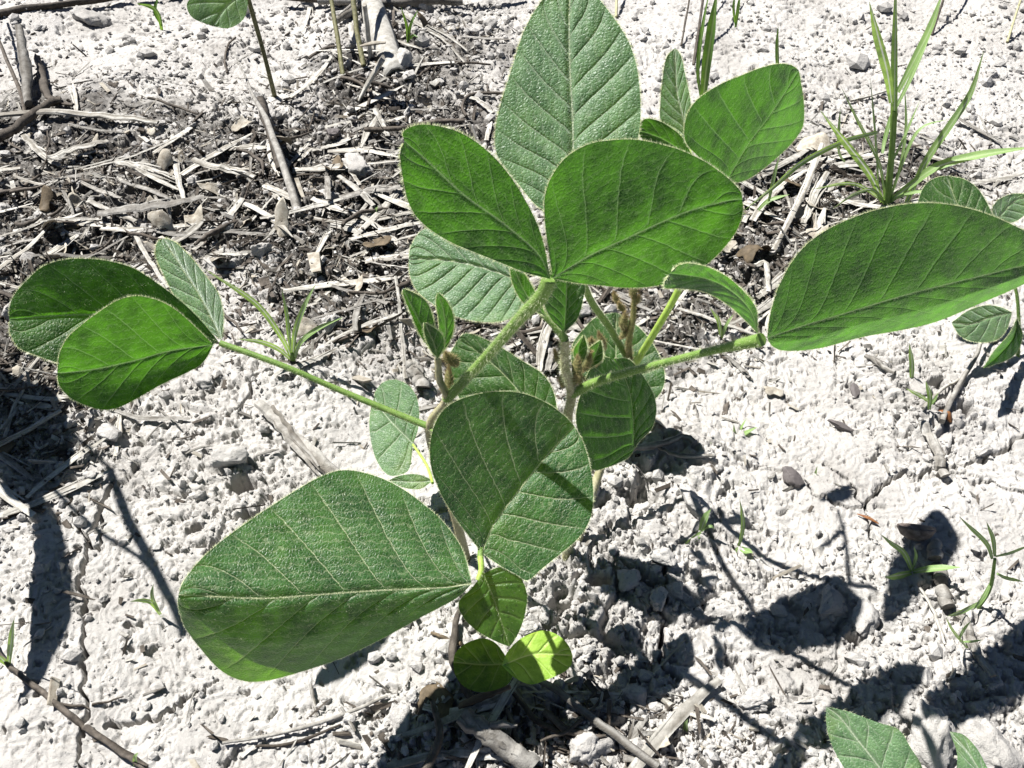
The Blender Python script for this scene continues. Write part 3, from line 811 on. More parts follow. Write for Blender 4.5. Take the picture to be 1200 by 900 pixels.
# ---- stalk at the top with its round leaf
pt, g = plant('bean_seedling', (322, 112), 'tall thin seedling stalk with a round yellow green leaf at the top edge', 'seedling')
Yt = g[1]
q = at_y([322, 315, 308, 300, 292, 284, 276], [112, 85, 58, 30, 2, -26, -48], Yt - .01)
q[0] = g - [0, 0, .006]
stem_part('stem', pt, q, [.0026, .0022, .0024, .002], M_STALK, n=24, dens=1500)
lz = at_y(np.array([290.]), np.array([-12.]), Yt - .01)[0][2]
leaf('round_leaf', pt, [(290, -12), (265, 8), (250, 31)], [(290, -12), (290, 8), (284, 24), (268, 33), (250, 31)], [(290, -12), (255, -14), (230, -6), (219, 5), (226, 21), (250, 31)],
     lz, 20, 35, .05, .05, quilt=.0006, K=4, seed=48, mat=M_PALE, hair=.1, nu=60, nv=24)

# ------------------------------------------------------------------ ground sheet
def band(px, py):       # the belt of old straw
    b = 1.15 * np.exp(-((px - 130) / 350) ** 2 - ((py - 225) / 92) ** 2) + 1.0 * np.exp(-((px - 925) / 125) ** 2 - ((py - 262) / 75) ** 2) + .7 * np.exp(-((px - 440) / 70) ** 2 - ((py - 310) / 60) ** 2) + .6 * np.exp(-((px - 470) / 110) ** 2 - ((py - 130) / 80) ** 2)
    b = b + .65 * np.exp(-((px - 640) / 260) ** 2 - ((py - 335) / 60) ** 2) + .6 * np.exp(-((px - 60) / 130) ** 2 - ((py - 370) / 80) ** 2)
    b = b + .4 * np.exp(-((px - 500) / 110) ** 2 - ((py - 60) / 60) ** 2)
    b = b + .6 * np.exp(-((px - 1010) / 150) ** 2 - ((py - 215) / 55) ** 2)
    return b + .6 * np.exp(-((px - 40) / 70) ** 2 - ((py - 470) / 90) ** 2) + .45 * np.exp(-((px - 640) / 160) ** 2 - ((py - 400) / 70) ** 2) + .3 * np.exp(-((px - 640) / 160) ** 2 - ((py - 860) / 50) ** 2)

def mulch_shade(x, y):
    """straw belt mask: rotted soil plus the shade among the straws, painted dark"""
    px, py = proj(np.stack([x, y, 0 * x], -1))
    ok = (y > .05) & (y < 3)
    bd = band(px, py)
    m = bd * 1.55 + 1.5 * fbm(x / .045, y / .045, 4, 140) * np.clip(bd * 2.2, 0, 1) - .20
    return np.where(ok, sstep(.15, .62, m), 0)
def build_ground():
    ny, nx = 1400, 1450
    k = np.linspace(0, 1, ny)
    yc = .02 + 1.75 * (.42 * k + .58 * k ** 2)
    yo = 2 ** np.linspace(0, 7.5, 34)[1:]
    Y = np.r_[-(yo[::-1] - 1) * .5 + .0, yc, 1.77 + (yo - 1) * 1.0]
    tc = np.linspace(-1, 1, nx)
    to = 1 + (2 ** np.linspace(0, 7.0, 30)[1:] - 1) * 1.2
    Tt = np.r_[-to[::-1], tc, to]
    wid = .30 + .55 * np.clip(Y, 0, 3)
    X = wid[:, None] * Tt[None, :]
    YY = np.repeat(Y[:, None], len(Tt), 1)
    Z = ground_h(X, YY)
    mb = MB()
    F = grid_faces(len(Y), len(Tt))[:, ::-1]
    mb.add(np.stack([X, YY, Z], -1).reshape(-1, 3), [F], 0, mulch_shade(X.ravel(), YY.ravel()))
    return mb.build('ground', [M_SOIL])

m, t, N, L = new_mat('dry_soil')
M_SOIL = m
def soil_nodes(m, t, N, L, belt_shade=False):
    geo = N.new('ShaderNodeNewGeometry')
    pos = geo.outputs['Position']
    n1 = noise(t, 14, 5, .6, pos); n2 = noise(t, 160, 5, .7, pos); n3 = noise(t, 620, 4, .7, pos); n4 = noise(t, 1500, 3, .6, pos)
    c = ramp(t, n1.outputs[0], [(.3, (.285, .27, .25)), (.5, (.37, .355, .335)), (.7, (.44, .425, .40))]).outputs[0]
    c = mixc(t, ramp(t, n2.outputs[0], [(.30, (1, 1, 1)), (.42, (0, 0, 0))]).outputs[0], c, (.24, .225, .21))
    c = mixc(t, ramp(t, n3.outputs[0], [(.30, (1, 1, 1)), (.40, (0, 0, 0))]).outputs[0], c, (.15, .135, .12))
    c = mixc(t, ramp(t, n4.outputs[0], [(.60, (0, 0, 0)), (.75, (.6, .6, .6))]).outputs[0], c, (.5, .48, .45))
    if belt_shade:
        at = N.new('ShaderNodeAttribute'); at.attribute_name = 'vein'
        dk = ramp(t, n2.outputs[0], [(.35, (.024, .022, .020)), (.52, (.062, .057, .052)), (.68, (.20, .188, .172))]).outputs[0]  # dark soil of the straw belt, mostly shade put into the colour
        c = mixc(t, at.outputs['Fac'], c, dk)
    n6 = noise(t, 7, 4, .6, pos)
    c = mixc(t, ramp(t, n6.outputs[0], [(.42, (0, 0, 0)), (.66, (.45, .45, .45))]).outputs[0], c, (.36, .34, .31))
    p = N.new('ShaderNodeBsdfPrincipled')
    L.new(c, p.inputs['Base Color']); p.inputs['Roughness'].default_value = .9; p.inputs['Specular IOR Level'].default_value = .15
    a = N.new('ShaderNodeMath'); a.operation = 'ADD'; L.new(n3.outputs[0], a.inputs[0])
    a2 = N.new('ShaderNodeMath'); a2.operation = 'MULTIPLY'; a2.inputs[1].default_value = .5; L.new(n4.outputs[0], a2.inputs[0]); L.new(a2.outputs[0], a.inputs[1])
    b = N.new('ShaderNodeBump'); b.inputs['Strength'].default_value = .8; b.inputs['Distance'].default_value = .0009
    L.new(a.outputs[0], b.inputs['Height']); L.new(b.outputs[0], p.inputs['Normal'])
    # thin flaking ledges of the crust
    n5 = noise(t, 150, 6, .62, pos)
    sw = mth(t, 'FRACT', mth(t, 'MULTIPLY', n5.outputs[0], 13.0))
    b2 = N.new('ShaderNodeBump'); b2.inputs['Strength'].default_value = .38; b2.inputs['Distance'].default_value = .0011
    L.new(sw, b2.inputs['Height']); L.new(b.outputs[0], b2.inputs['Normal']); L.new(b2.outputs[0], p.inputs['Normal'])
    o = N.new('ShaderNodeOutputMaterial'); L.new(p.outputs[0], o.inputs[0])
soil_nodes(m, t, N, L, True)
tag(build_ground(), kind='structure')

# ------------------------------------------------------------------ materials of the litter
M_STRAW = plain_mat('bleached_straw', [(.27, .255, .22), (.44, .42, .375), (.60, .58, .53)], 150, .8, bump=.6, vary=.35, fibre=.45)
M_GREY = plain_mat('weathered_stalk', [(.15, .138, .12), (.27, .255, .23), (.40, .385, .35)], 160, .85, bump=.7, vary=.4, fibre=.5)
M_TWIG = plain_mat('dark_twig', [(.035, .028, .022), (.09, .075, .06), (.16, .135, .11)], 220, .8, bump=.6, vary=.3, fibre=.6)
M_FLAKE = plain_mat('dry_leaf', [(.24, .20, .15), (.42, .38, .31), (.56, .53, .46)], 150, .8, .12, (.5, .4, .25), .5, vary=.4)
M_BROWN = plain_mat('brown_leaf', [(.05, .038, .022), (.10, .075, .045), (.16, .12, .075)], 130, .7, .1, (.3, .2, .08), .5)
M_BROWN2 = plain_mat('husk_brown', [(.055, .042, .036), (.12, .095, .082), (.22, .185, .165)], 200, .7, bump=.6)
M_RUST = plain_mat('rusty_tip', [(.16, .06, .02), (.28, .13, .05)], 300, .6, .2, (.5, .2, .05), .3)
M_CLOD, t_, N_, L_ = new_mat('clod_soil'); soil_nodes(M_CLOD, t_, N_, L_)
M_PEB = plain_mat('dark_pebble', [(.07, .06, .058), (.13, .115, .11)], 150, .6, bump=.3)

def lie(px, r, n=14, lift=0.3, sag=.5):
    """a stiff piece lying on the ground along photo points"""
    g = on_ground([p[0] for p in px], [p[1] for p in px])
    p = spline(g, n)
    zz = ground_h(p[:, 0], p[:, 1])
    base = np.linspace(zz[0], zz[-1], n)
    stiff = base + max(0, (zz - base).max())
    p[:, 2] = stiff * sag + zz * (1 - sag) + r * lift
    return p

def tidy(o, pts):
    """move the origin of a single-mesh thing to its middle on the ground"""
    c = np.asarray(pts)[len(pts) // 2].copy()
    o.data.transform(__import__('mathutils').Matrix.Translation(-Vector(tuple(c))))
    o.location = Vector(tuple(c)) + Vector(o.location)
    return o

def sliver(mb, p, r, flat, seed, k=2):
    """split fibres lying along a straw"""
    r_ = np.random.default_rng(seed)
    n = len(p); T, N, B = frames(p)
    rm = float(np.mean(r))
    for _ in range(k):
        a = r_.uniform(0, .45); b = r_.uniform(.6, 1.0)
        q = p[int(a * (n - 1)):int(b * (n - 1)) + 1]
        if len(q) < 4: continue
        sd = np.cross(T.mean(0), [0, 0, 1.0]); sd /= np.linalg.norm(sd) + 1e-9
        o_ = r_.uniform(-.9, .9)
        spread = np.linspace(0, r_.normal(0, 1.0), len(q))
        q = q + sd * (rm * (o_ + spread))[:, None] + np.array([0, 0, 1.0]) * (rm * flat * r_.uniform(.3, 1.1) + rm * .5 * np.linspace(0, r_.uniform(0, .8), len(q)) ** 2)[:, None]
        tube(mb, q, [rm * .32, rm * .38, rm * .12], 5, 0, None, .3, int(r_.integers(99)), max(.3, flat))

def stick(name, label, px, r, mat, lift=.5, flat=1.0, rough=.25, group=None, cat='twig', seg=8, sag=.7, n=16, z=None, node=None):
    if flat < .7: r = [x * .72 for x in r]; flat = flat * .75
    p = lie(px, np.max(r), n, lift, sag)
    if z is not None:
        p[:, 2] += np.interp(np.linspace(0, 1, n), np.linspace(0, 1, len(z)), z)
    sd = int(abs(p[0, 0]) * 1e4) % 97
    p[1:-1] += np.random.default_rng(sd).normal(0, .0003, (n - 2, 3)) * np.max(r) / .003
    mb = MB()
    tube(mb, p, r, seg, 0, None, rough, sd, flat)
    if cat == 'straw': sliver(mb, p, r, flat, sd, 3)
    o = mb.build(name, mat, smooth=flat > .75)
    tidy(o, p)
    tag(o, label, cat, group)
    return o, p

# named pieces of the litter -----------------------------------------------------------------
stick('twig', 'long dark branch lying across the soil in the top left corner', [(-20, 24), (50, 14), (110, 9), (155, 2), (210, -4)], [.0045, .004, .0035], M_TWIG)
stick('twig', 'thin dark twig leaning upright at the left edge', [(32, 142), (28, 118), (14, 85), (2, 50), (-8, 20)], [.0022, .0018, .0014], M_TWIG, sag=1, z=[0, .02, .04])
stick('straw', 'pale thick stalk lying level near the left edge, dark split below', [(-15, 146), (60, 142), (130, 144), (188, 153)], [.0055, .006, .0045], M_STRAW, lift=1.4, flat=.6, cat='straw')
stick('twig', 'dark stick slanting up from the left edge below the level stalk', [(-15, 178), (20, 160), (58, 132), (75, 125)], [.006, .005, .004], M_TWIG, lift=1.2)
stick('twig', 'blackened stub standing in the litter near the left edge', [(36, 128), (37, 105), (36, 66)], [.0050, .0056, .004], M_GREY, lift=1, z=[0, .012, .03], rough=.5)
stick('twig', 'black rotten stick beside the grey stub near the left edge', [(44, 70), (52, 95), (60, 120), (88, 128)], [.0030, .0044, .0024], M_TWIG, lift=1, rough=.6)
stick('twig', 'long thin dark stick lying at the top behind the split stalk', [(375, 14), (450, 12), (542, 15)], [.005, .0055, .005], M_GREY, lift=1)
stick('twig', 'dark stick along the top edge left of the tall leaf', [(330, 8), (430, 3), (560, 5), (610, 0)], [.004, .004, .003], M_TWIG, lift=.8)
stick('straw', 'grey stick lying askew at the top, pointing at the split stalk', [(395, 32), (412, 22), (425, 8)], [.004, .004], M_GREY, lift=1, cat='straw')
stick('straw', 'thin pale straw slanting down right of the split stalk', [(457, 8), (490, 30), (520, 50), (548, 80)], [.0028, .0026, .002], M_STRAW, lift=1, cat='straw', flat=.5)
stick('twig', 'thin bent dark twig on the soil right of the split stalk', [(492, 92), (512, 80), (540, 78), (575, 76)], [.0014, .0016, .0012], M_TWIG, lift=1)
stick('twig', 'thin curled rootlet on bare soil left of the seedling stalk', [(266, 84), (263, 70), (268, 55), (277, 48)], [.0014, .0013, .0012], M_TWIG, lift=1)
stick('straw', 'grey split stalk lying on the soil left of the front leaf', [(306, 482), (345, 518), (394, 562)], [.0040, .0048, .0052], M_GREY, lift=.8, flat=.72, cat='straw', rough=.2, sag=1)
stick('straw', 'pale straw sticking out to the left edge beside a parallel straw', [(5, 528), (12, 505), (21, 485), (31, 463)], [.0013, .0014, .0012], M_STRAW, lift=1.5, cat='straw', sag=1)
stick('straw', 'pale straw slanting in from the left edge under the left leaves', [(-5, 535), (30, 515), (76, 490)], [.0017, .0018, .0014], M_STRAW, lift=1.5, cat='straw', sag=1)
stick('straw', 'small white curled straw in the shade below the left leaves', [(42, 520), (46, 527), (55, 525), (58, 521)], [.0009, .0011, .0006], M_STRAW, lift=1, cat='straw')
stick('straw', 'flat pale stalk piece on the soil below the left leaves', [(136, 485), (170, 494), (224, 494)], [.0020, .0032, .0012], M_GREY, lift=1, flat=.4, cat='straw', sag=1)
stick('straw', 'bleached straw standing upright beside the pale round leaf', [(476, 445), (473, 410), (470, 375), (466, 343)], [.0024, .0022, .0020], M_STRAW, lift=1, cat='straw', flat=.6, z=[0, .004, .008], rough=.3)
stick('straw', 'straw slanting from the bleached upright straw to the hairy stem', [(477, 378), (492, 398), (507, 422)], [.0022, .0018], M_STRAW, lift=1.4, cat='straw', flat=.5)
stick('straw', 'short pale stalk stub behind the pale round leaf', [(481, 434), (489, 448), (497, 462)], [.0052, .0050], M_GREY, lift=1, cat='straw')
stick('straw', 'pale hollow stalk in the litter at the bottom edge', [(543, 845), (580, 872), (625, 905)], [.0052, .0056, .0058], M_GREY, lift=1, cat='straw', seg=14, rough=.12)
stick('straw', 'flat straw lying level along the bottom edge', [(455, 902), (520, 891), (590, 893)], [.0032, .0034, .003], M_STRAW, lift=1, cat='straw', flat=.5)
stick('twig', 'long grey twig running down through the shade beside the lime leaf', [(612, 792), (655, 822), (700, 858), (770, 905)], [.0020, .0023, .0024], M_GREY, lift=2.0, sag=1)
stick('twig', 'reddish twig lying level between the dark leaf and the hollow stalk', [(530, 832), (560, 828), (598, 822)], [.0018, .0022, .0014], M_BROWN, lift=1.6, sag=1)
stick('twig', 'thin reddish twig at the left rim of the dark round leaf', [(506, 744), (525, 752), (541, 757)], [.0010, .0014, .0012], M_BROWN, lift=1)
stick('twig', 'long thin twig in the lower left corner', [(-10, 752), (12, 782), (65, 825), (120, 868), (175, 905)], [.0010, .0016, .0020, .0019], M_TWIG, lift=1.2, n=26)
stick('twig', 'fine side twig crossing the long crack in the lower left', [(58, 824), (90, 829), (120, 825), (146, 818)], [.0009, .0008, .0005], M_TWIG, lift=1)
stick('twig', 'thin double twig on bare soil under the front leaf', [(262, 873), (330, 862), (390, 845), (455, 818)], [.0008, .0012, .0010], M_GREY, lift=1.6, n=22)
stick('twig', 'fine dark twig below the double twig under the front leaf', [(300, 876), (345, 872), (400, 850)], [.0007, .0010, .0006], M_TWIG, lift=1.2)
stick('twig', 'knotty dark twig on the soil right of the drooping leaf', [(728, 532), (760, 531), (800, 522), (812, 520)], [.0028, .0030, .0020], M_GREY, lift=1.5, rough=.4)
stick('twig', 'thin pale twig beside the knotty twig right of the drooping leaf', [(770, 534), (800, 540), (836, 536)], [.0012, .0016, .001], M_GREY, lift=1.5)
stick('straw', 'pale straw lying under the long right leaf on bare soil', [(1013, 419), (1030, 432), (1046, 444)], [.0016, .0022, .0016], M_GREY, lift=1, cat='straw')
stick('straw', 'flat stalk pointing at the petiole end below the long right leaf', [(848, 416), (862, 430), (878, 445)], [.0022, .0026, .0020], M_GREY, lift=1, cat='straw', flat=.6)
stick('straw', 'greyish stalk lying in the right crack below the branching twig', [(1078, 500), (1094, 530), (1106, 562)], [.0032, .0038, .0034], M_GREY, lift=1.2, cat='straw', flat=.7)
stick('twig', 'branching brown twig standing on the soil under the dark weed leaf', [(1102, 498), (1110, 478), (1124, 452), (1138, 428), (1146, 398)], [.0024, .0022, .0018, .0014], M_GREY, lift=1, z=[0, 0, .015], rough=.3)
stick('twig', 'thin pale twig leaning against the branching brown twig', [(1078, 486), (1100, 462), (1124, 448)], [.0014, .0012], M_STRAW, lift=1.5)
stick('straw', 'thin straw lying beside the segmented stalk at lower right', [(1076, 692), (1092, 722), (1106, 758)], [.0009, .0010, .0008], M_STRAW, lift=1.5, cat='straw')
stick('straw', 'pale tapered stalk at lower right, its tip in the shade', [(1124, 720), (1140, 765), (1158, 800)], [.0028, .0030, .0022], M_GREY, lift=1.2, cat='straw', flat=.7)
stick('straw', 'pale stalk end along the bottom shade at lower centre', [(775, 822), (805, 838), (838, 848)], [.0018, .0024, .0016], M_STRAW, lift=1.4, cat='straw', flat=.5)
stick('twig', 'dead twig standing tilted in the litter with a thin pointed end', [(352, 255), (338, 222), (322, 185), (308, 158), (296, 135), (286, 114)], [.0042, .0034, .0030, .0014, .0006], M_GREY, lift=.5, z=[0, .02, .035, .05], rough=.3)
stick('twig', 'dark broken stub against the tilted dead twig', [(330, 205), (322, 182), (312, 152)], [.0040, .0046, .0050], M_TWIG, lift=.8, z=[0, .012, .025], rough=.3)
stick('twig', 'upright brown stalk at the top, left of the split stalk', [(403, 92), (398, 62), (393, 35), (385, -10)], [.0026, .0022, .0020], M_STALK, lift=.5, z=[0, .06, .10])
stick('twig', 'upright greenish stalk close to the split stalk', [(427, 86), (421, 60), (419, 30), (416, -10)], [.0030, .0028, .0026], M_STALK, lift=.5, z=[0, .06, .10])
stick('twig', 'thin dark weed stem rising right of the tall pale leaf', [(812, 80), (818, 40), (826, -8)], [.0016, .0014, .0010], M_TWIG, lift=.5, z=[0, .05, .08])
stick('twig', 'second thin weed stem beside the broad grass blade at the top', [(798, 55), (804, 28), (812, -8)], [.0013, .0012, .0010], M_TWIG, lift=.5, z=[0, .04, .07])
stick('twig', 'thin dark stem rising at the top right of the grass tuft', [(1092, 42), (1098, 20), (1104, -10)], [.0016, .0014, .0012], M_TWIG, lift=.5, z=[0, .03, .05])
stick('twig', 'thin stem rising at the top right corner', [(1180, 50), (1186, 25), (1194, -6)], [.0016, .0013, .0010], M_STEMB, lift=.5, z=[0, .03, .05])
stick('twig', 'short thin stem at the top edge right of the tall pale leaf', [(722, 22), (722, 5), (723, -12)], [.0018, .0014], M_STEMB, lift=.5, z=[0, .03])
for a, lab in (([(905, 300), (925, 265), (940, 235), (958, 190)], 'long bleached straw in the dark litter left of the grass tuft'),
               ([(938, 272), (950, 245), (966, 215)], 'flat bleached straw next to the long one left of the grass tuft')):
    stick('straw', lab, a, [.003, .0042, .0036], M_STRAW, lift=1.8, flat=.4, cat='straw', sag=1)
stick('straw', 'white straw standing out of black litter above the curved leaf', [(884, 318), (892, 332), (899, 350)], [.0032, .0036, .003], M_STRAW, lift=1.8, flat=.6, cat='straw', sag=1)
stick('straw', 'pale straw crossing behind the grass tuft', [(1060, 175), (1090, 190), (1120, 205)], [.0036, .0038, .003], M_STRAW, lift=1.6, flat=.5, cat='straw', sag=1)
stick('straw', 'thin straw lying across the soil left of the grass tuft', [(995, 123), (1020, 115), (1048, 105)], [.0014, .0014], M_STRAW, lift=1.5, cat='straw', sag=1)
LEFT = [([(150, 262), (165, 290), (183, 322), (200, 345)], [.0022, .0026, .002], M_STRAW, 'long thin straw passing behind the left leaves'),
        ([(118, 259), (180, 254), (243, 243)], [.0058, .0080, .0040], M_GREY, 'broad split stalk lying in the middle of the left litter'),
        ([(140, 200), (185, 204), (210, 222)], [.0050, .0055, .003], M_STRAW, 'bleached husk strip in the left litter'),
        ([(208, 195), (212, 220), (218, 242)], [.0036, .0036, .003], M_STRAW, 'short upright bleached strip in the left litter'),
        ([(230, 200), (262, 210), (300, 216)], [.0055, .0065, .004], M_STRAW, 'white flat stalk right of the bleached strip in the left litter'),
        ([(34, 172), (55, 190), (75, 206)], [.0045, .0050, .003], M_STRAW, 'bleached strip on the slope at the left edge'),
        ([(62, 196), (95, 182), (130, 175)], [.006, .008, .005], M_STRAW, 'wide pale husk sheet at the left'),
        ([(100, 205), (160, 192), (208, 165)], [.0018, .0018, .0014], M_STRAW, 'thin pale straw slanting up across the left litter'),
        ([(105, 240), (132, 258), (165, 275)], [.0036, .0040, .003], M_STRAW, 'flat pale straw below the broad split stalk'),
        ([(280, 268), (250, 284), (232, 300)], [.0020, .0026, .0014], M_TWIG, 'dark curved twig just right of the grey left leaflet'),
        ([(352, 196), (365, 182), (376, 170)], [.0022, .0024], M_STRAW, 'pale straw near the tilted dead twig'),
        ([(345, 205), (365, 200), (385, 198)], [.0026, .0026, .002], M_STRAW, 'pale straw lying right of the tilted dead twig'),
        ([(383, 208), (386, 225), (387, 246)], [.0034, .0032], M_GREY, 'flat grey straw standing in the litter right of the dead twig'),
        ([(310, 218), (325, 235), (340, 252)], [.0016, .0018], M_STRAW, 'thin pale straw against the foot of the dead twig'),
        ([(-10, 238), (25, 225), (52, 214)], [.0016, .0018, .0012], M_TWIG, 'thin dark twig at the left edge of the litter'),
        ([(428, 160), (470, 158), (500, 153), (545, 150)], [.0026, .0026, .0022], M_TWIG, 'dark twig lying level left of the top leaf'),
        ([(440, 135), (448, 150), (455, 166)], [.0045, .005, .003], M_STRAW, 'bleached splinter below the split stalk'),
        ([(400, 245), (430, 235), (470, 228)], [.005, .006, .004], M_GREY, 'grey stalk in the litter left of the top leaf'),
        ([(398, 215), (420, 235), (440, 252)], [.0034, .0040, .003], M_STRAW, 'bleached straw crossing the grey stalk left of the top leaf'),
        ([(545, 118), (560, 126), (578, 138)], [.0030, .0034], M_STRAW, 'pale straw at the edge of the tall pale leaf'),
        ([(390, 340), (420, 350), (455, 362)], [.0022, .0024], M_GREY, 'pale stalk on the soil right of the grass seedling'),
        ([(655, 432), (642, 445), (650, 420)], [.0030, .0034], M_GREY, 'grey straw piece on the litter between the stems')]
for pts, r, mt, lab in LEFT:
    stick('straw' if mt is not M_TWIG else 'twig', lab, pts, r, mt, lift=1.5, flat=.4 if mt is not M_TWIG else 1, cat='straw' if mt is not M_TWIG else 'twig', sag=.9)

# split stubble stalk at the top
def shell(mb, p, r, a0, a1, th, seg=16, mat=0):
    T, N, B = frames(p)
    ang = np.linspace(a0, a1, seg)
    k = len(p); r = np.interp(np.linspace(0, 1, k), np.linspace(0, 1, len(r)), r)
    jag = 1 + .07 * (2 * vnoise(np.arange(k)[:, None] * .45, ang[None, :] * 4, 5))
    d = np.cos(ang)[None, :, None] * N[:, None] + np.sin(ang)[None, :, None] * B[:, None]
    Vo = p[:, None] + d * (r[:, None] * jag)[..., None]
    Vi = p[:, None] + d * (r[:, None] * jag - th)[..., None]
    Vi[-1] -= T[-1] * .004
    n1 = k * seg
    F = grid_faces(k, seg)
    rim = []
    for (i0, i1, c) in ((0, 0, 'c'), (seg - 1, seg - 1, 'c')):
        a = np.arange(k - 1) * seg + i0
        rim.append(np.stack([a, a + seg, a + seg + n1, a + n1], 1))
    b = np.arange(seg - 1)
    rim.append(np.stack([b, b + 1, b + 1 + n1, b + n1], 1)); b = b + (k - 1) * seg
    rim.append(np.stack([b, b + n1, b + 1 + n1, b + 1], 1))
    mb.add(np.vstack([Vo.reshape(-1, 3), Vi.reshape(-1, 3)]), [F, F[:, ::-1] + n1] + rim, mat)

g = on_ground(466, 98)[0]
e = empty('stubble_stalk', g)
tag(e, 'thick bleached split stalk stump standing in dark litter at the top', 'stubble')
topp = at_y(np.array([418.]), np.array([-38.]), g[1] + .30)[0]
pp = spline(np.vstack([g + [0, 0, -.004], g * .62 + topp * .38 + [.0, 0, .0], topp]), 18)
mb = MB(); shell(mb, pp, [.013, .0175, .018], .4, 5.7, .0022); mb.build('stalk_shell', M_STRAW, e)
mb = MB(); shell(mb, pp + [-.001, .004, 0], [.010, .0125, .012], 0, 5.0, .004); mb.build('stalk_core', M_GREY, e)
mb = MB(); tube(mb, np.vstack([at_y([449, 437, 424, 418], [68, 88, 112, 128], g[1] - .045)]), [.0075, .008, .006, .0025], 8, 0, 14, .25, 3, .4); mb.build('splinter', M_STRAW, e)
mb = MB(); tube(mb, np.vstack([at_y([434, 430, 427], [66, 30, 5], g[1] + .04)]), [.005, .006, .005], 8, 0, 12, .25, 3, .5); mb.build('splinter', M_STRAW, e)
mb = MB(); tube(mb, np.vstack([at_y([422, 436, 452], [54, 51, 50], g[1] - .045)]), [.0018, .004, .002], 8, 0, 10, .2, 3, .5); tag(mb.build('dry_husk', M_FLAKE, e), 'yellowish husk strip on the split stalk')

# segmented stalk and cup at lower right
seg_px = [((1091, 643), (1092, 660)), ((1093, 674), (1097, 690)), ((1098, 698), (1107, 718))]
for k, (a, b) in enumerate(seg_px):
    stick('stalk_segment', ['stubby upper segment of a broken pale stalk, under the brown cup', 'middle segment of the broken pale stalk below the brown cup', 'lowest and longest segment of the broken pale stalk at lower right'][k],
          [a, ((a[0] + b[0]) / 2, (a[1] + b[1]) / 2), b], [.0040, .0044, .0042], M_GREY, lift=1.3, cat='stalk piece', seg=12, rough=.1, n=8)

# ------------------------------------------------------------------ clods and pebbles
import bmesh
def ico(sub):
    bm = bmesh.new(); bmesh.ops.create_icosphere(bm, subdivisions=sub, radius=1)
    bm.verts.ensure_lookup_table()
    V = np.array([v.co[:] for v in bm.verts]); F = np.array([[v.index for v in f.verts] for f in bm.faces])
    bm.free(); return V, F
def rock(sub, rng, cuts=11, rough=.10, squash=(.55, .9)):
    V, F = ico(sub)
    V = V.copy()
    for _ in range(cuts):
        n = rng.normal(size=3); n /= np.linalg.norm(n)
        d = rng.uniform(.48, .85)
        e = V @ n - d
        V -= np.where(e > 0, e, 0)[:, None] * n * .93
    sd = int(rng.integers(1, 999))
    L = np.linalg.norm(V, axis=1)[:, None]; D = V / L
    nz = vnoise(D[:, 0] * 2.5 + D[:, 2] * 3, D[:, 1] * 2.7 - D[:, 2] * 2, sd) + .6 * vnoise(D[:, 0] * 6 + D[:, 2] * 5, D[:, 1] * 6.3 - D[:, 2] * 5, sd + 1) + .35 * vnoise(D[:, 0] * 13 + D[:, 2] * 11, D[:, 1] * 14 - D[:, 2] * 12, sd + 2)
    V = V * (1 + rough * 2 * nz[:, None])
    V = V * (1 + rough * .5 * vnoise(D[:, 0] * 27 + D[:, 2] * 23, D[:, 1] * 29 - D[:, 2] * 25, sd + 3)[:, None])
    V *= np.array([1, rng.uniform(.6, 1), rng.uniform(*squash)])
    return V, F
rng = np.random.default_rng(5)
ROCKS = []
for k in range(12):
    V, F = rock(4, rng, 14, .17)
    mb = MB(); mb.add(V, [F]); o = mb.build('clod', M_CLOD, link=False, smooth=True); ROCKS.append(o.data)
def place_rock(name, me, x, y, s, rng, label, cat, group=None, sink=.25, mat=None, sc=(1, 1, 1)):
    o = bpy.data.objects.new(name, me)
    z = gz(x, y)
    o.location = (x, y, z + s * .5 - s * sink)
    o.rotation_euler = (rng.uniform(-.35, .35), rng.uniform(-.35, .35), rng.uniform(0, 6.28))
    o.scale = (s * sc[0], s * sc[1], s * sc[2])
    COL.objects.link(o)
    tag(o, label, cat, group)
    return o
def rpx(x, y):
    return on_ground(x, y)[0]
named = [(240, 447, .011, 'broad smooth clod crossed by a thin shadow, right of the left leaves'), (130, 512, .012, 'lumpy clod below the tip of the lower left leaf'),
         (268, 540, .016, 'pale clod block above the dark hollow left of the front leaf'), (812, 592, .016, 'angular pale clod in the middle right of the clump'), (765, 625, .010, 'flaky clod right of the front leaves'),
         (748, 598, .009, 'small block of soil by the drooping leaf shadow'), (420, 205, .022, 'large dark crumbly clod left of the top leaf'),
         (383, 228, .014, 'rounded clod in the litter at the upper left'), (110, 30, .024, 'flat white clod with a black shadow in the top left'), (400, 20, .014, 'pale clod beside the stalks at the top'),
         (300, 115, .010, 'pale clod at the foot of the seedling stalk'), (560, 480, .010, 'clod in the shade between the stems'), (1010, 730, .012, 'clod at the edge of the dark hole at lower right'),
         (975, 712, .012, 'clod beside the dark hole at lower right'), (1090, 862, .016, 'clod between the two pale leaves at the bottom'), (1150, 872, .018, 'pale clod right of the bright leaf at the bottom'),
         (690, 880, .016, 'white slab of soil at the bottom beside the hollow stalk'), (470, 845, .009, 'small clod under the front leaf near the bottom'), (1080, 462, .010, 'clod by the shaded pit at right')]
for x, y, s, lab in named:
    p = rpx(x, y)
    place_rock('clod', ROCKS[int(rng.integers(12))], p[0], p[1], s, rng, lab, 'clod', sc=(1.15, 1, .75), sink=.30)
def pebble(px, s, lab, sc):
    V, F = rock(4, rng, 8, .12, (.7, 1))
    mb = MB(); mb.add(V, [F]); o = mb.build('pebble', M_PEB, link=False)
    p = rpx(*px)
    place_rock('pebble', o.data, p[0], p[1], s, rng, lab, 'pebble', sc=sc, sink=.1)
    bpy.data.objects.remove(o)
pebble((928, 562), .0070, 'dark rounded pebble on the right soil', (1.2, .9, .8))
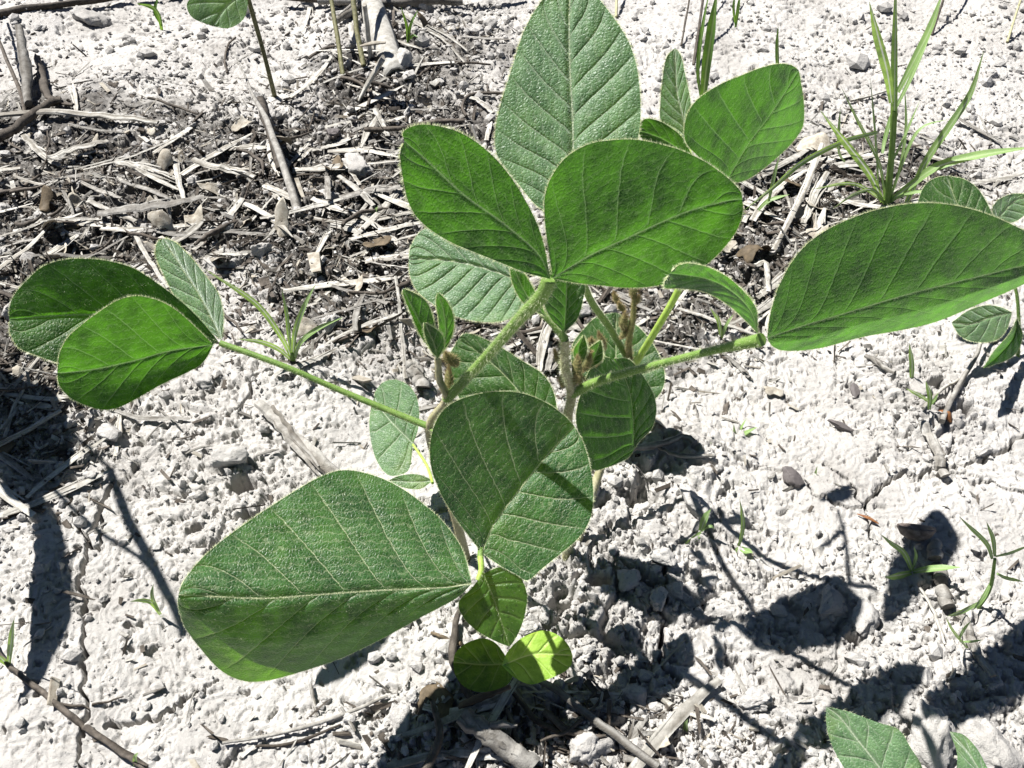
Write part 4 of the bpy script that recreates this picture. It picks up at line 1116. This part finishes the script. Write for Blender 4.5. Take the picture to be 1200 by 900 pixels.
pebble((1004, 458), .0062, 'brown black flat crumb under the long right leaf', (1.3, .9, .5))
pebble((985, 503), .0070, 'dark wedge shaped flake on the right soil', (1.5, .6, .45))
pebble((390, 160), .0090, 'dark lump in the upper litter', (1, 1, .8))
# the brown cup
p = rpx(1068, 632)
mb = MB()
a = np.arange(28) / 28 * 2 * math.pi
prof = np.array([(.0, -.0105), (.006, -.0098), (.0115, -.006), (.0145, .0), (.0142, .0018), (.0125, .0010), (.009, -.0015), (.0, -.003)])
V = np.stack([prof[:, 0][:, None] * np.cos(a) * (1 + .06 * np.sin(3 * a)), prof[:, 0][:, None] * np.sin(a) * .8, prof[:, 1][:, None] + 0 * a], -1).reshape(-1, 3)
i, j = np.meshgrid(np.arange(len(prof) - 1), np.arange(28), indexing='ij')
q = (i * 28 + j).ravel(); q2 = (i * 28 + (j + 1) % 28).ravel()
mb.add(V, [np.stack([q, q2, q2 + 28, q + 28], 1)])
o = mb.build('husk_cup', M_BROWN2); o.location = (p[0], p[1], p[2] + .012); o.rotation_euler = (-.75, .12, 0); o.scale = (.85, .85, .75)
tag(o, 'brown rounded cup like husk lying at lower right', 'husk')

# scattered clods, seen as individuals
def scatter(n, rng, wfun, ymax=1.35):
    out = []
    while len(out) < n:
        k = 4000
        px = rng.uniform(-30, 1230, k); py = 900 * rng.uniform(0, 1, k) ** 1.0
        P = at_z(px, py)
        w = wfun(P[:, 0], P[:, 1], px, py)
        ok = rng.uniform(0, 1, k) < w
        for p in P[ok]:
            out.append(p)
            if len(out) >= n: break
    return np.array(out)
S = scatter(250, np.random.default_rng(21), lambda x, y, a, b: (roughness(x, y) ** 1.5) * .9 + .002)
for k, p in enumerate(S):
    d = p[1]
    place_rock('clod', ROCKS[int(rng.integers(12))], p[0], p[1], float(rng.choice([.0035, .005, .007, .010], p=[.35, .35, .2, .1])) * (1 + .5 * (d > .8)), rng,
               'small pale clod of dry soil among the crumbs', 'clod', 'small clods scattered over the dry soil', sink=.18)
# crumbs: one mass
rng = np.random.default_rng(31)
SM = [rock(1, rng, 5, .15) for _ in range(14)]
SS = [rock(1, rng, 7, .2) for _ in range(10)]
S = scatter(20000, rng, lambda x, y, a, b: .012 + .95 * roughness(x, y) ** 1.4 + .42 * (b < 150) * sstep(-.25, .25, vnoise(x / .05, y / .05, 300)))
Z = ground_h(S[:, 0], S[:, 1])
mb = MB()
for k, p in enumerate(S):
    V, F = SM[k % 14] if k % 2 else SS[k % 10]
    s = rng.lognormal(-6.85, .6) * (1 + .6 * (p[1] > .8) + .5 * (p[1] > 1.0))
    an = rng.uniform(0, 6.28); c, sn = math.cos(an), math.sin(an)
    V = np.stack([V[:, 0] * c - V[:, 1] * sn, V[:, 0] * sn + V[:, 1] * c, V[:, 2]], 1) * s
    mb.add(V + [p[0], p[1], Z[k] + s * .35], [F])
tag(mb.build('soil_crumbs', M_CLOD, smooth=False), kind='stuff')
# chaff: countless small chips of old straw and rotten stalk
rng = np.random.default_rng(77)
S = scatter(18000, rng, lambda x, y, a, b: np.clip(band(a, b) * 1.1, 0, 1) + .006)
Z = ground_h(S[:, 0], S[:, 1])
mb = MB()
box = np.array([[-1, -1, -1], [1, -1, -1], [1, 1, -1], [-1, 1, -1], [-1, -1, 1], [1, -1, 1], [1, 1, 1], [-1, 1, 1]], float)
bf = np.array([[0, 3, 2, 1], [4, 5, 6, 7], [0, 1, 5, 4], [1, 2, 6, 5], [2, 3, 7, 6], [3, 0, 4, 7]])
for k, p in enumerate(S):
    L = rng.lognormal(-5.8, .65); w = min(L * .6, rng.lognormal(-7.25, .55)); th = w * rng.uniform(.12, .4)
    V = box * [L, w, th] * (1 + rng.uniform(-.35, .35, (8, 1)))
    V[:, 2] += .25 * (V[:, 0] / L) ** 2 * L * rng.normal(0, .5)
    a1, a2, a3 = rng.uniform(0, 6.28), rng.normal(0, .32), rng.normal(0, .5)
    R1 = np.array([[1, 0, 0], [0, math.cos(a3), -math.sin(a3)], [0, math.sin(a3), math.cos(a3)]])
    R2 = np.array([[math.cos(a2), 0, math.sin(a2)], [0, 1, 0], [-math.sin(a2), 0, math.cos(a2)]])
    R3 = np.array([[math.cos(a1), -math.sin(a1), 0], [math.sin(a1), math.cos(a1), 0], [0, 0, 1]])
    V = V @ (R3 @ R2 @ R1).T
    mb.add(V + [p[0], p[1], Z[k] + abs(math.sin(a2)) * L * .6 + .0006], [bf], int(rng.choice(4, p=[.22, .20, .50, .08])), rng.uniform(0, 1, 8))
tag(mb.build('straw_chaff', [M_STRAW, M_GREY, M_TWIG, M_FLAKE], smooth=False), kind='stuff')

# ------------------------------------------------------------------ scattered straw, twigs and flakes, each its own object
rng = np.random.default_rng(41)
def strew(n, name, mat, lab, cat, grp, lmin, lmax, rmin, rmax, flat, seed, wfun, bendy=.3, lift=1.2):
    r_ = np.random.default_rng(seed)
    S = scatter(n, r_, wfun)
    for p in S:
        Lh = r_.uniform(lmin, lmax) / 2; an = r_.normal(0.1, .75)
        if r_.uniform() < .25: an = r_.uniform(0, 3.14)
        d = np.array([math.cos(an), math.sin(an)]); nn = np.array([-d[1], d[0]])
        tt = np.linspace(-1, 1, 9)
        b = r_.normal(0, bendy) * Lh
        xy = p[:2] + d * Lh * tt[:, None] + nn * (b * (tt ** 2 - .4) + (.03 * Lh * np.sin(tt * 7 + an) if bendy > .3 else 0))[:, None]
        zz = ground_h(xy[:, 0], xy[:, 1]); base = np.linspace(zz[0], zz[-1], 9)
        r = r_.uniform(rmin, rmax)
        z = (base + max(0, (zz - base).max())) * .9 + zz * .1 + r * flat * lift + r_.uniform(0, .003)
        P = np.column_stack([xy, z])
        mb = MB()
        tube(mb, P, [r * r_.uniform(.5, 1), r, r * 1.05, r * r_.uniform(.2, .9)], 7, 0, 14, .3, int(r_.integers(99)), flat)
        if flat < .5: sliver(mb, spline(P, 12), [r], flat, int(r_.integers(1e6)), int(r_.integers(1, 4)))
        o = mb.build(name, mat, smooth=flat > .5); tidy(o, P)
        tag(o, lab, cat, grp)
bw = lambda x, y, a, b: np.clip(band(a, b), 0, 1)
strew(180, 'straw', M_STRAW, 'bleached flat straw piece in the crop litter', 'straw', 'bleached straw pieces in the litter', .018, .11, .0006, .0038, .14, 51, bw, .08)
strew(80, 'straw', M_GREY, 'greyish stalk piece in the crop litter', 'straw', 'grey stalk pieces in the litter', .015, .08, .0006, .0028, .22, 52, bw, .08)
strew(60, 'twig', M_TWIG, 'dark thin twig in the crop litter', 'twig', 'dark twigs in the litter', .02, .07, .0008, .0024, 1, 53, bw, .35)
strew(28, 'straw', M_GREY, 'short thin stalk bit on the bare soil', 'straw', 'stalk bits on the bare soil', .006, .022, .0004, .0013, .6, 54, lambda x, y, a, b: .3 + 0 * x, .2)
# flakes: torn dry leaf pieces
def flake(c, size, seed, mat, tilt=.5):
    r_ = np.random.default_rng(seed)
    nu, nv = 9, 18
    a = np.arange(nv) / nv * 2 * math.pi
    R = size * (.75 + .55 * vnoise(np.cos(a) * 1.6 + seed, np.sin(a) * 1.6, seed)) * np.where(np.abs(np.cos(a)) > .5, 1.25, .85)
    u = np.linspace(.02, 1, nu)
    X = u[:, None] * R * np.cos(a); Y = u[:, None] * R * np.sin(a)
    cx, cy = r_.normal(0, .35, 2)
    Zz = cx * X ** 2 / size * 1.4 + cy * Y ** 2 / size + .25 * size * vnoise(X / size * 2 + seed, Y / size * 2, seed)
    an = r_.uniform(0, 6.28); tx, ty = r_.normal(0, tilt, 2)
    P = np.stack([X * math.cos(an) - Y * math.sin(an), X * math.sin(an) + Y * math.cos(an), Zz + tx * X + ty * Y], -1)
    P = P - [0, 0, P[..., 2].min() * .75]
    P = P + c
    lo = P - [0, 0, .0004]
    i, j = np.meshgrid(np.arange(nu - 1), np.arange(nv), indexing='ij')
    q = (i * nv + j).ravel(); q2 = (i * nv + (j + 1) % nv).ravel()
    F = np.stack([q, q + nv, q2 + nv, q2], 1); n1 = nu * nv
    b = np.arange(nv) + (nu - 1) * nv; b2 = (np.arange(nv) + 1) % nv + (nu - 1) * nv
    mb = MB()
    mb.add(np.vstack([P.reshape(-1, 3), lo.reshape(-1, 3)]), [F, F[:, ::-1] + n1, np.stack([b, b + n1, b2 + n1, b2], 1), np.arange(nv)[::-1][None], np.arange(nv)[None] + n1], 0)
    o = mb.build('dry_leaf_flake', mat)
    o.data.transform(__import__('mathutils').Matrix.Translation(-Vector(tuple(c)))); o.location = c
    return o
S = scatter(85, np.random.default_rng(61), lambda x, y, a, b: np.clip(band(a, b), 0, 1))
for k, p in enumerate(S):
    c = np.array([p[0], p[1], gz(p[0], p[1]) + .001])
    tag(flake(c, rng.uniform(.004, .012), k, M_FLAKE if k % 5 else M_BROWN), 'torn dry leaf flake in the crop litter' if k % 5 else 'dark torn leaf flake in the crop litter', 'leaf flake',
        'dry leaf flakes in the litter' if k % 5 else 'dark leaf flakes in the litter')
for k, (px, s, mt, lab) in enumerate([((515, 840), .012, M_BROWN, 'dark brown curled leaf in front of the hollow stalk'), ((62, 270), .014, M_FLAKE, 'white flat leaf scrap at the left edge of the litter'),
                                ((905, 460), .007, M_FLAKE, 'brownish leaf scrap on bare soil under the right petiole'), ((690, 225), .010, M_FLAKE, 'leaf scrap hidden behind the top leaf'),
                                ((955, 175), .018, M_FLAKE, 'pale broad leaf scrap left of the grass tuft'), ((430, 388), .008, M_BROWN, 'brown leaf scrap near the bleached upright straw')][:]):
    if 'hidden' in lab: continue
    p = rpx(*px)
    tag(flake(p + [0, 0, .001], s, 300 + k, mt, .6), lab, 'leaf flake')
rs = rpx(1016, 610); mb = MB(); tube(mb, np.array([rs + [-.006, .004, .002], rs + [0, 0, .003], rs + [.006, -.004, .0022]]), [.0004, .0013, .0005], 8, 0, 10, .2, 2, .6)
o = mb.build('seed_husk', M_RUST); tidy(o, [rs]); tag(o, 'small rusty orange husk at the tip of a grass seedling, lower right', 'husk')
rs = rpx(1105, 492); mb = MB(); tube(mb, np.array([rs + [-.003, .004, .004], rs + [0, 0, .006], rs + [.003, -.005, .002]]), [.0010, .0030, .0010], 8, 0, 10, .3, 2, .8)
o = mb.build('seed_husk', M_RUST); tidy(o, [rs]); tag(o, 'rusty brown husk at the foot of the branching twig', 'husk')

# ------------------------------------------------------------------ grass
def blade(mb, P, w, vfold=.35, twist=0., n=22, sd=0):
    p = spline(P, n)
    T = np.gradient(p, axis=0); T /= np.linalg.norm(T, axis=1)[:, None]
    view = CAM - p; view /= np.linalg.norm(view, axis=1)[:, None]
    side = np.cross(T, view); side /= np.linalg.norm(side, axis=1)[:, None] + 1e-9
    nn = np.cross(side, T)
    a = twist * np.linspace(-.5, 1, n)[:, None] + .35
    S_, N_2 = side * np.cos(a) + nn * np.sin(a), -side * np.sin(a) + nn * np.cos(a)
    u = np.linspace(0, 1, n)
    ww = w * np.clip(.55 + 1.1 * u, 0, 1) * np.clip((1 - u) * 3.2, 0.03, 1) ** .8
    V = []
    for s in (-1, -.5, 0, .5, 1):
        V.append(p + S_ * (s * ww / 2)[:, None] + N_2 * (abs(s) * vfold * ww / 2)[:, None])
    V = np.stack(V, 1)
    at = np.tile(np.array([0, .25, .9, .25, 0]), (n, 1))
    mb.add(V.reshape(-1, 3), [grid_faces(n, 5)], 0, at)

def seedling(base, blades, label, name='grass_seedling', cat='grass', group=None, mat=None, dy=.0, stem=None):
    """blades: (list of photo points from base to tip, width in mm, forward lean of the tip in m)"""
    g = on_ground(*base)[0]
    e = empty(name, g)
    tag(e, label, cat, group)
    for pts, w, lean in blades:
        k = len(pts)
        Y = g[1] + np.linspace(0, lean, k)
        P = np.vstack([at_y(np.array([float(p[0])]), np.array([float(p[1])]), Y[i])[0] for i, p in enumerate(pts)])
        mb = MB()
        blade(mb, P, w / 1000 * {'grass_tuft': .8, 'weed_seedling': .55}.get(name, 1.1), .4, .5)
        mb.build('blade', mat or (M_GRASS if g[1] > .75 else M_SPROUT), e)
    if stem:
        P = np.vstack([at_y(np.array([float(p[0])]), np.array([float(p[1])]), g[1])[0] for p in stem[0]])
        P[0] = g - [0, 0, .003]
        mb = MB(); tube(mb, P, stem[1], 7, 0, 12); mb.build('stem', M_STEM, e)
    return e
seedling((343, 424), [([(342, 420), (330, 395), (300, 355), (240, 315)], 4.2, -.01), ([(342, 418), (339, 395), (336, 365), (330, 338)], 3.0, .01), ([(343, 418), (346, 390), (356, 362), (370, 333)], 4.0, -.01),
                      ([(345, 420), (352, 402), (372, 386), (402, 372)], 3.6, -.02), ([(340, 420), (325, 408), (305, 400), (278, 397)], 3.6, -.015)], 'grass seedling with five pointed blades beside the left petiole',
         stem=([(343, 426), (343, 418), (342, 412)], [.0022, .0016]))
seedling((1040, 240), [([(1036, 238), (1044, 190), (1048, 140), (1049, 70), (1050, 0), (1051, -40)], 7.5, 0), ([(1045, 120), (1040, 85), (1030, 45), (1019, 2)], 9.5, -.02), ([(1052, 108), (1072, 70), (1092, 30), (1106, -12)], 8, .02),
                       ([(1048, 130), (1066, 95), (1082, 60), (1090, 42)], 4.5, .03), ([(1034, 236), (1020, 205), (990, 165), (962, 130)], 8.5, -.03), ([(1040, 238), (1070, 215), (1100, 195), (1150, 182), (1215, 172)], 10, -.02),
                       ([(1062, 238), (1085, 190), (1112, 150), (1138, 110), (1153, 60)], 8.5, -.01), ([(1028, 155), (990, 165), (940, 190), (905, 220), (870, 248)], 6, -.05), ([(1030, 232), (1027, 170), (1020, 90)], 2.6, .01),
                       ([(1040, 200), (1058, 165), (1078, 118)], 3, .02), ([(1034, 180), (1038, 160), (1050, 120)], 5, .02), ([(990, 190), (983, 175), (985, 125)], 3.4, .0), ([(1036, 236), (1000, 215), (950, 222)], 4, -.03), ([(1040, 236), (1075, 225), (1110, 230)], 4, -.03), ([(1038, 236), (1030, 190), (1005, 140), (985, 100)], 4, .02),
                       ([(1042, 236), (1062, 180), (1080, 150), (1110, 140)], 4, .01), ([(1041, 236), (1054, 200), (1062, 150), (1060, 95)], 3.4, .03), ([(1037, 236), (1022, 222), (1000, 228), (975, 245)], 4, -.04)],
         'tall tuft of long grass blades at upper right', 'grass_tuft', stem=([(1038, 242), (1044, 190), (1048, 130)], [.0034, .0028, .002]))
seedling((824, 122), [([(824, 118), (828, 80), (834, 40), (841, -12)], 10, 0), ([(822, 118), (818, 80), (824, 30), (832, -12)], 4, .02)], 'broad pale grass blade rising behind the upright leaf pair')
seedling((912, 92), [([(912, 92), (911, 60), (912, 30)], 4, 0), ([(905, 215), (910, 190), (922, 178)], 5, 0)], 'short thin grass blade behind the upper right leaf')
seedling((822, 624), [([(821, 622), (826, 610), (833, 597)], 4.6, 0), ([(822, 624), (812, 632), (800, 640)], 4, -.01), ([(822, 622), (832, 617), (838, 620)], 2, 0)], 'tiny grass seedling with one broad blade right of the clump')
seedling((866, 642), [([(866, 640), (871, 618), (870, 600), (867, 586)], 2.6, 0), ([(866, 641), (874, 646), (882, 648)], 4, -.01), ([(866, 641), (862, 645), (858, 652)], 2, -.005)], 'tiny grass seedling with one upright curved blade, right soil')
seedling((857, 528), [([(857, 526), (862, 515), (860, 497)], 2.4, 0), ([(857, 526), (868, 512), (888, 500)], 3.2, 0), ([(857, 525), (867, 505), (875, 490)], 2.2, .01), ([(856, 526), (842, 520), (832, 519)], 2.4, -.01)], 'tiny four bladed seedling on bare soil under the right petiole')
seedling((951, 574), [([(951, 572), (955, 560), (958, 546)], 2, 0), ([(951, 573), (962, 567), (982, 567)], 2.6, -.01)], 'tiny two bladed seedling beside the dark pebble')
seedling((1068, 452), [([(1068, 450), (1069, 425), (1066, 402)], 3.6, 0)], 'single upright grass blade under the long right leaf')
seedling((1089, 482), [([(1089, 480), (1090, 462), (1085, 446)], 3.4, 0), ([(1088, 470), (1076, 462), (1062, 455)], 2.6, -.01), ([(1089, 476), (1096, 468), (1100, 460)], 2, 0)], 'small bright grass seedling beside the branching twig')
seedling((1069, 672), [([(1069, 669), (1060, 648), (1045, 636), (1032, 626)], 3.4, 0), ([(1069, 669), (1074, 652), (1071, 640)], 1.8, 0), ([(1070, 670), (1090, 667), (1126, 665)], 4, -.01), ([(1068, 671), (1052, 674), (1037, 676)], 4.2, -.015)],
         'low four bladed grass seedling beside the segmented stalk')
seedling((1146, 712), [([(1163, 655), (1155, 635), (1124, 605)], 5.0, 0), ([(1166, 652), (1164, 630), (1156, 611)], 4.6, 0), ([(1167, 652), (1185, 648), (1210, 638)], 3, -.01), ([(1168, 672), (1180, 678), (1200, 682)], 4, -.01), ([(1160, 685), (1152, 700), (1140, 715)], 5, -.01), ([(1150, 705), (1128, 716), (1110, 722)], 5, -.02)],
         'leafy weed seedling with pointed leaves in the shade at the right edge', 'weed_seedling', 'weed', stem=([(1146, 714), (1160, 690), (1166, 655)], [.0014, .0012, .0009]))
seedling((189, 722), [([(188, 720), (178, 706), (165, 703), (152, 705)], 2.6, 0), ([(186, 716), (179, 700), (180, 684)], 2.2, 0), ([(189, 722), (190, 728), (186, 733)], 2.6, -.005)], 'tiny curled seedling left of the front leaf tip')
seedling((12, 780), [([(10, 780), (13, 755), (17, 724)], 3.0, 0), ([(10, 780), (2, 772), (-8, 765)], 3, 0)], 'grass blade sprouting at the lower left edge')
seedling((158, 898), [([(158, 897), (159, 888), (162, 882)], 2.4, 0)], 'tiny green sprout on the bottom edge at left')
seedling((800, 855), [([(803, 862), (804, 852), (806, 843)], 2.6, 0), ([(805, 866), (815, 862), (826, 850)], 1.6, 0)], 'tiny pale sprout in the bottom shade')
seedling((190, 36), [([(190, 36), (186, 18), (178, 8), (160, 4)], 5, 0), ([(190, 30), (182, 14), (186, -6)], 4, .01)], 'small green sprout at the top left edge')
seedling((478, 52), [([(478, 52), (477, 30), (470, 8)], 3.4, 0), ([(478, 50), (482, 28), (490, 12)], 3.2, 0), ([(478, 48), (484, 42), (490, 44)], 3, -.01)], 'small grass sprout behind the split stalk')
seedling((862, 32), [([(862, 32), (865, 12), (868, -8)], 4, 0), ([(862, 30), (860, 10), (862, -10)], 3, 0)], 'thin pale sprout at the top edge right of the broad blade')
seedling((845, 398), [([(845, 396), (842, 375), (832, 360)], 3.2, 0), ([(846, 396), (851, 382), (860, 368)], 2.6, 0)], 'small green sprout under the curved leaf')
seedling((880, 258), [([(900, 240), (908, 205), (914, 180)], 3, 0), ([(880, 258), (870, 250), (862, 252)], 3, 0), ([(885, 250), (900, 236), (925, 228)], 3.5, 0)], 'sparse green sprout in dark litter above the curved leaf')
seedling((441, 255), [([(441, 255), (440, 248), (443, 242)], 3, 0), ([(441, 254), (437, 250), (434, 247)], 2.4, 0)], 'tiny green sprout in litter left of the top leaf')
for k, (x, y) in enumerate([(940, 870), (925, 860)]):
    pass
seedling((1134, 760), [([(1134, 760), (1118, 740), (1108, 722)], 1.6, 0), ([(1124, 748), (1130, 738), (1138, 728)], 1.6, 0), ([(1128, 752), (1140, 752), (1152, 750)], 1.4, -.005)], 'thin wiry green weed over the pale tapered stalk')

# ------------------------------------------------------------------ neighbour plant beyond the left edge of the picture (its shadow lies on the cracked soil)
def cast(px, py, z):
    G = at_z(px, py, 0.0)
    return G + SUN * (np.asarray(z) / SUN[2])[..., None]
gN = at_z(np.array([-230.]), np.array([560.]))[0]; gN[2] = gz(gN[0], gN[1])
en = empty('soybean_plant', gN)
tag(en, 'neighbouring soybean plant beyond the left edge, shading the cracked soil', 'plant')
def cast_leaf(M, A, B, z0, z1, seed):
    nu, nv = 50, 20
    M, A, B = spline(M, nu), spline(A, nu), spline(B, nu)
    v = np.linspace(-1, 1, 2 * nv + 1); s = np.abs(v)
    Q = M[:, None] * (1 - s)[None, :, None] + np.where((v < 0)[None, :, None], A[:, None], B[:, None]) * s[None, :, None]
    z = np.linspace(z0, z1, nu)[:, None] + .05 * v[None, :] + .004 * np.sin(v * 9)[None, :]
    P = cast(Q[..., 0], Q[..., 1], z)
    mb = MB(); mb.add(P.reshape(-1, 3), [grid_faces(nu, 2 * nv + 1)], 0, np.exp(-(s / .05) ** 2)[None, :] + np.zeros((nu, 1)))
    mb.build('leaflet', M_LEAF, en)
    return P[0, nv]
b1 = cast_leaf([(30, 548), (58, 620), (66, 700), (52, 780), (30, 842)], [(30, 548), (42, 610), (40, 690), (42, 770), (30, 842)], [(30, 548), (74, 620), (86, 710), (68, 790), (30, 842)], .17, .13, 1)
b2 = cast_leaf([(-10, 430), (40, 500), (60, 560), (40, 600)], [(-10, 430), (72, 470), (88, 555), (40, 600)], [(-10, 430), (-10, 520), (12, 585), (40, 600)], .20, .16, 2)
def cast_line(px, z, r):
    P = cast(np.array([p[0] for p in px], float), np.array([p[1] for p in px], float), np.array(z))
    mb = MB(); hairy_tube(mb, P, r, 24, 8, 3000); mb.build('petiole', [M_STEM, M_HAIR], en)
    return P
p1 = cast_line([(126, 545), (145, 600), (172, 650), (204, 715), (210, 740)], [.26, .265, .27, .275, .275], [.003, .0034, .0034, .0028])
cast_line([(60, 572), (110, 618), (160, 650), (188, 680)], [.24, .25, .26, .27], [.0014, .0016, .0016])
top = p1[0]
mb = MB(); hairy_tube(mb, np.vstack([gN - [0, 0, .008], gN * .5 + np.array([b1[0], b1[1], b1[2]]) * .5, b1, b2, top]), [.003, .002, .0015], 40, 9, 4000); mb.build('stem', [M_STEMB, M_BHAIR], en)
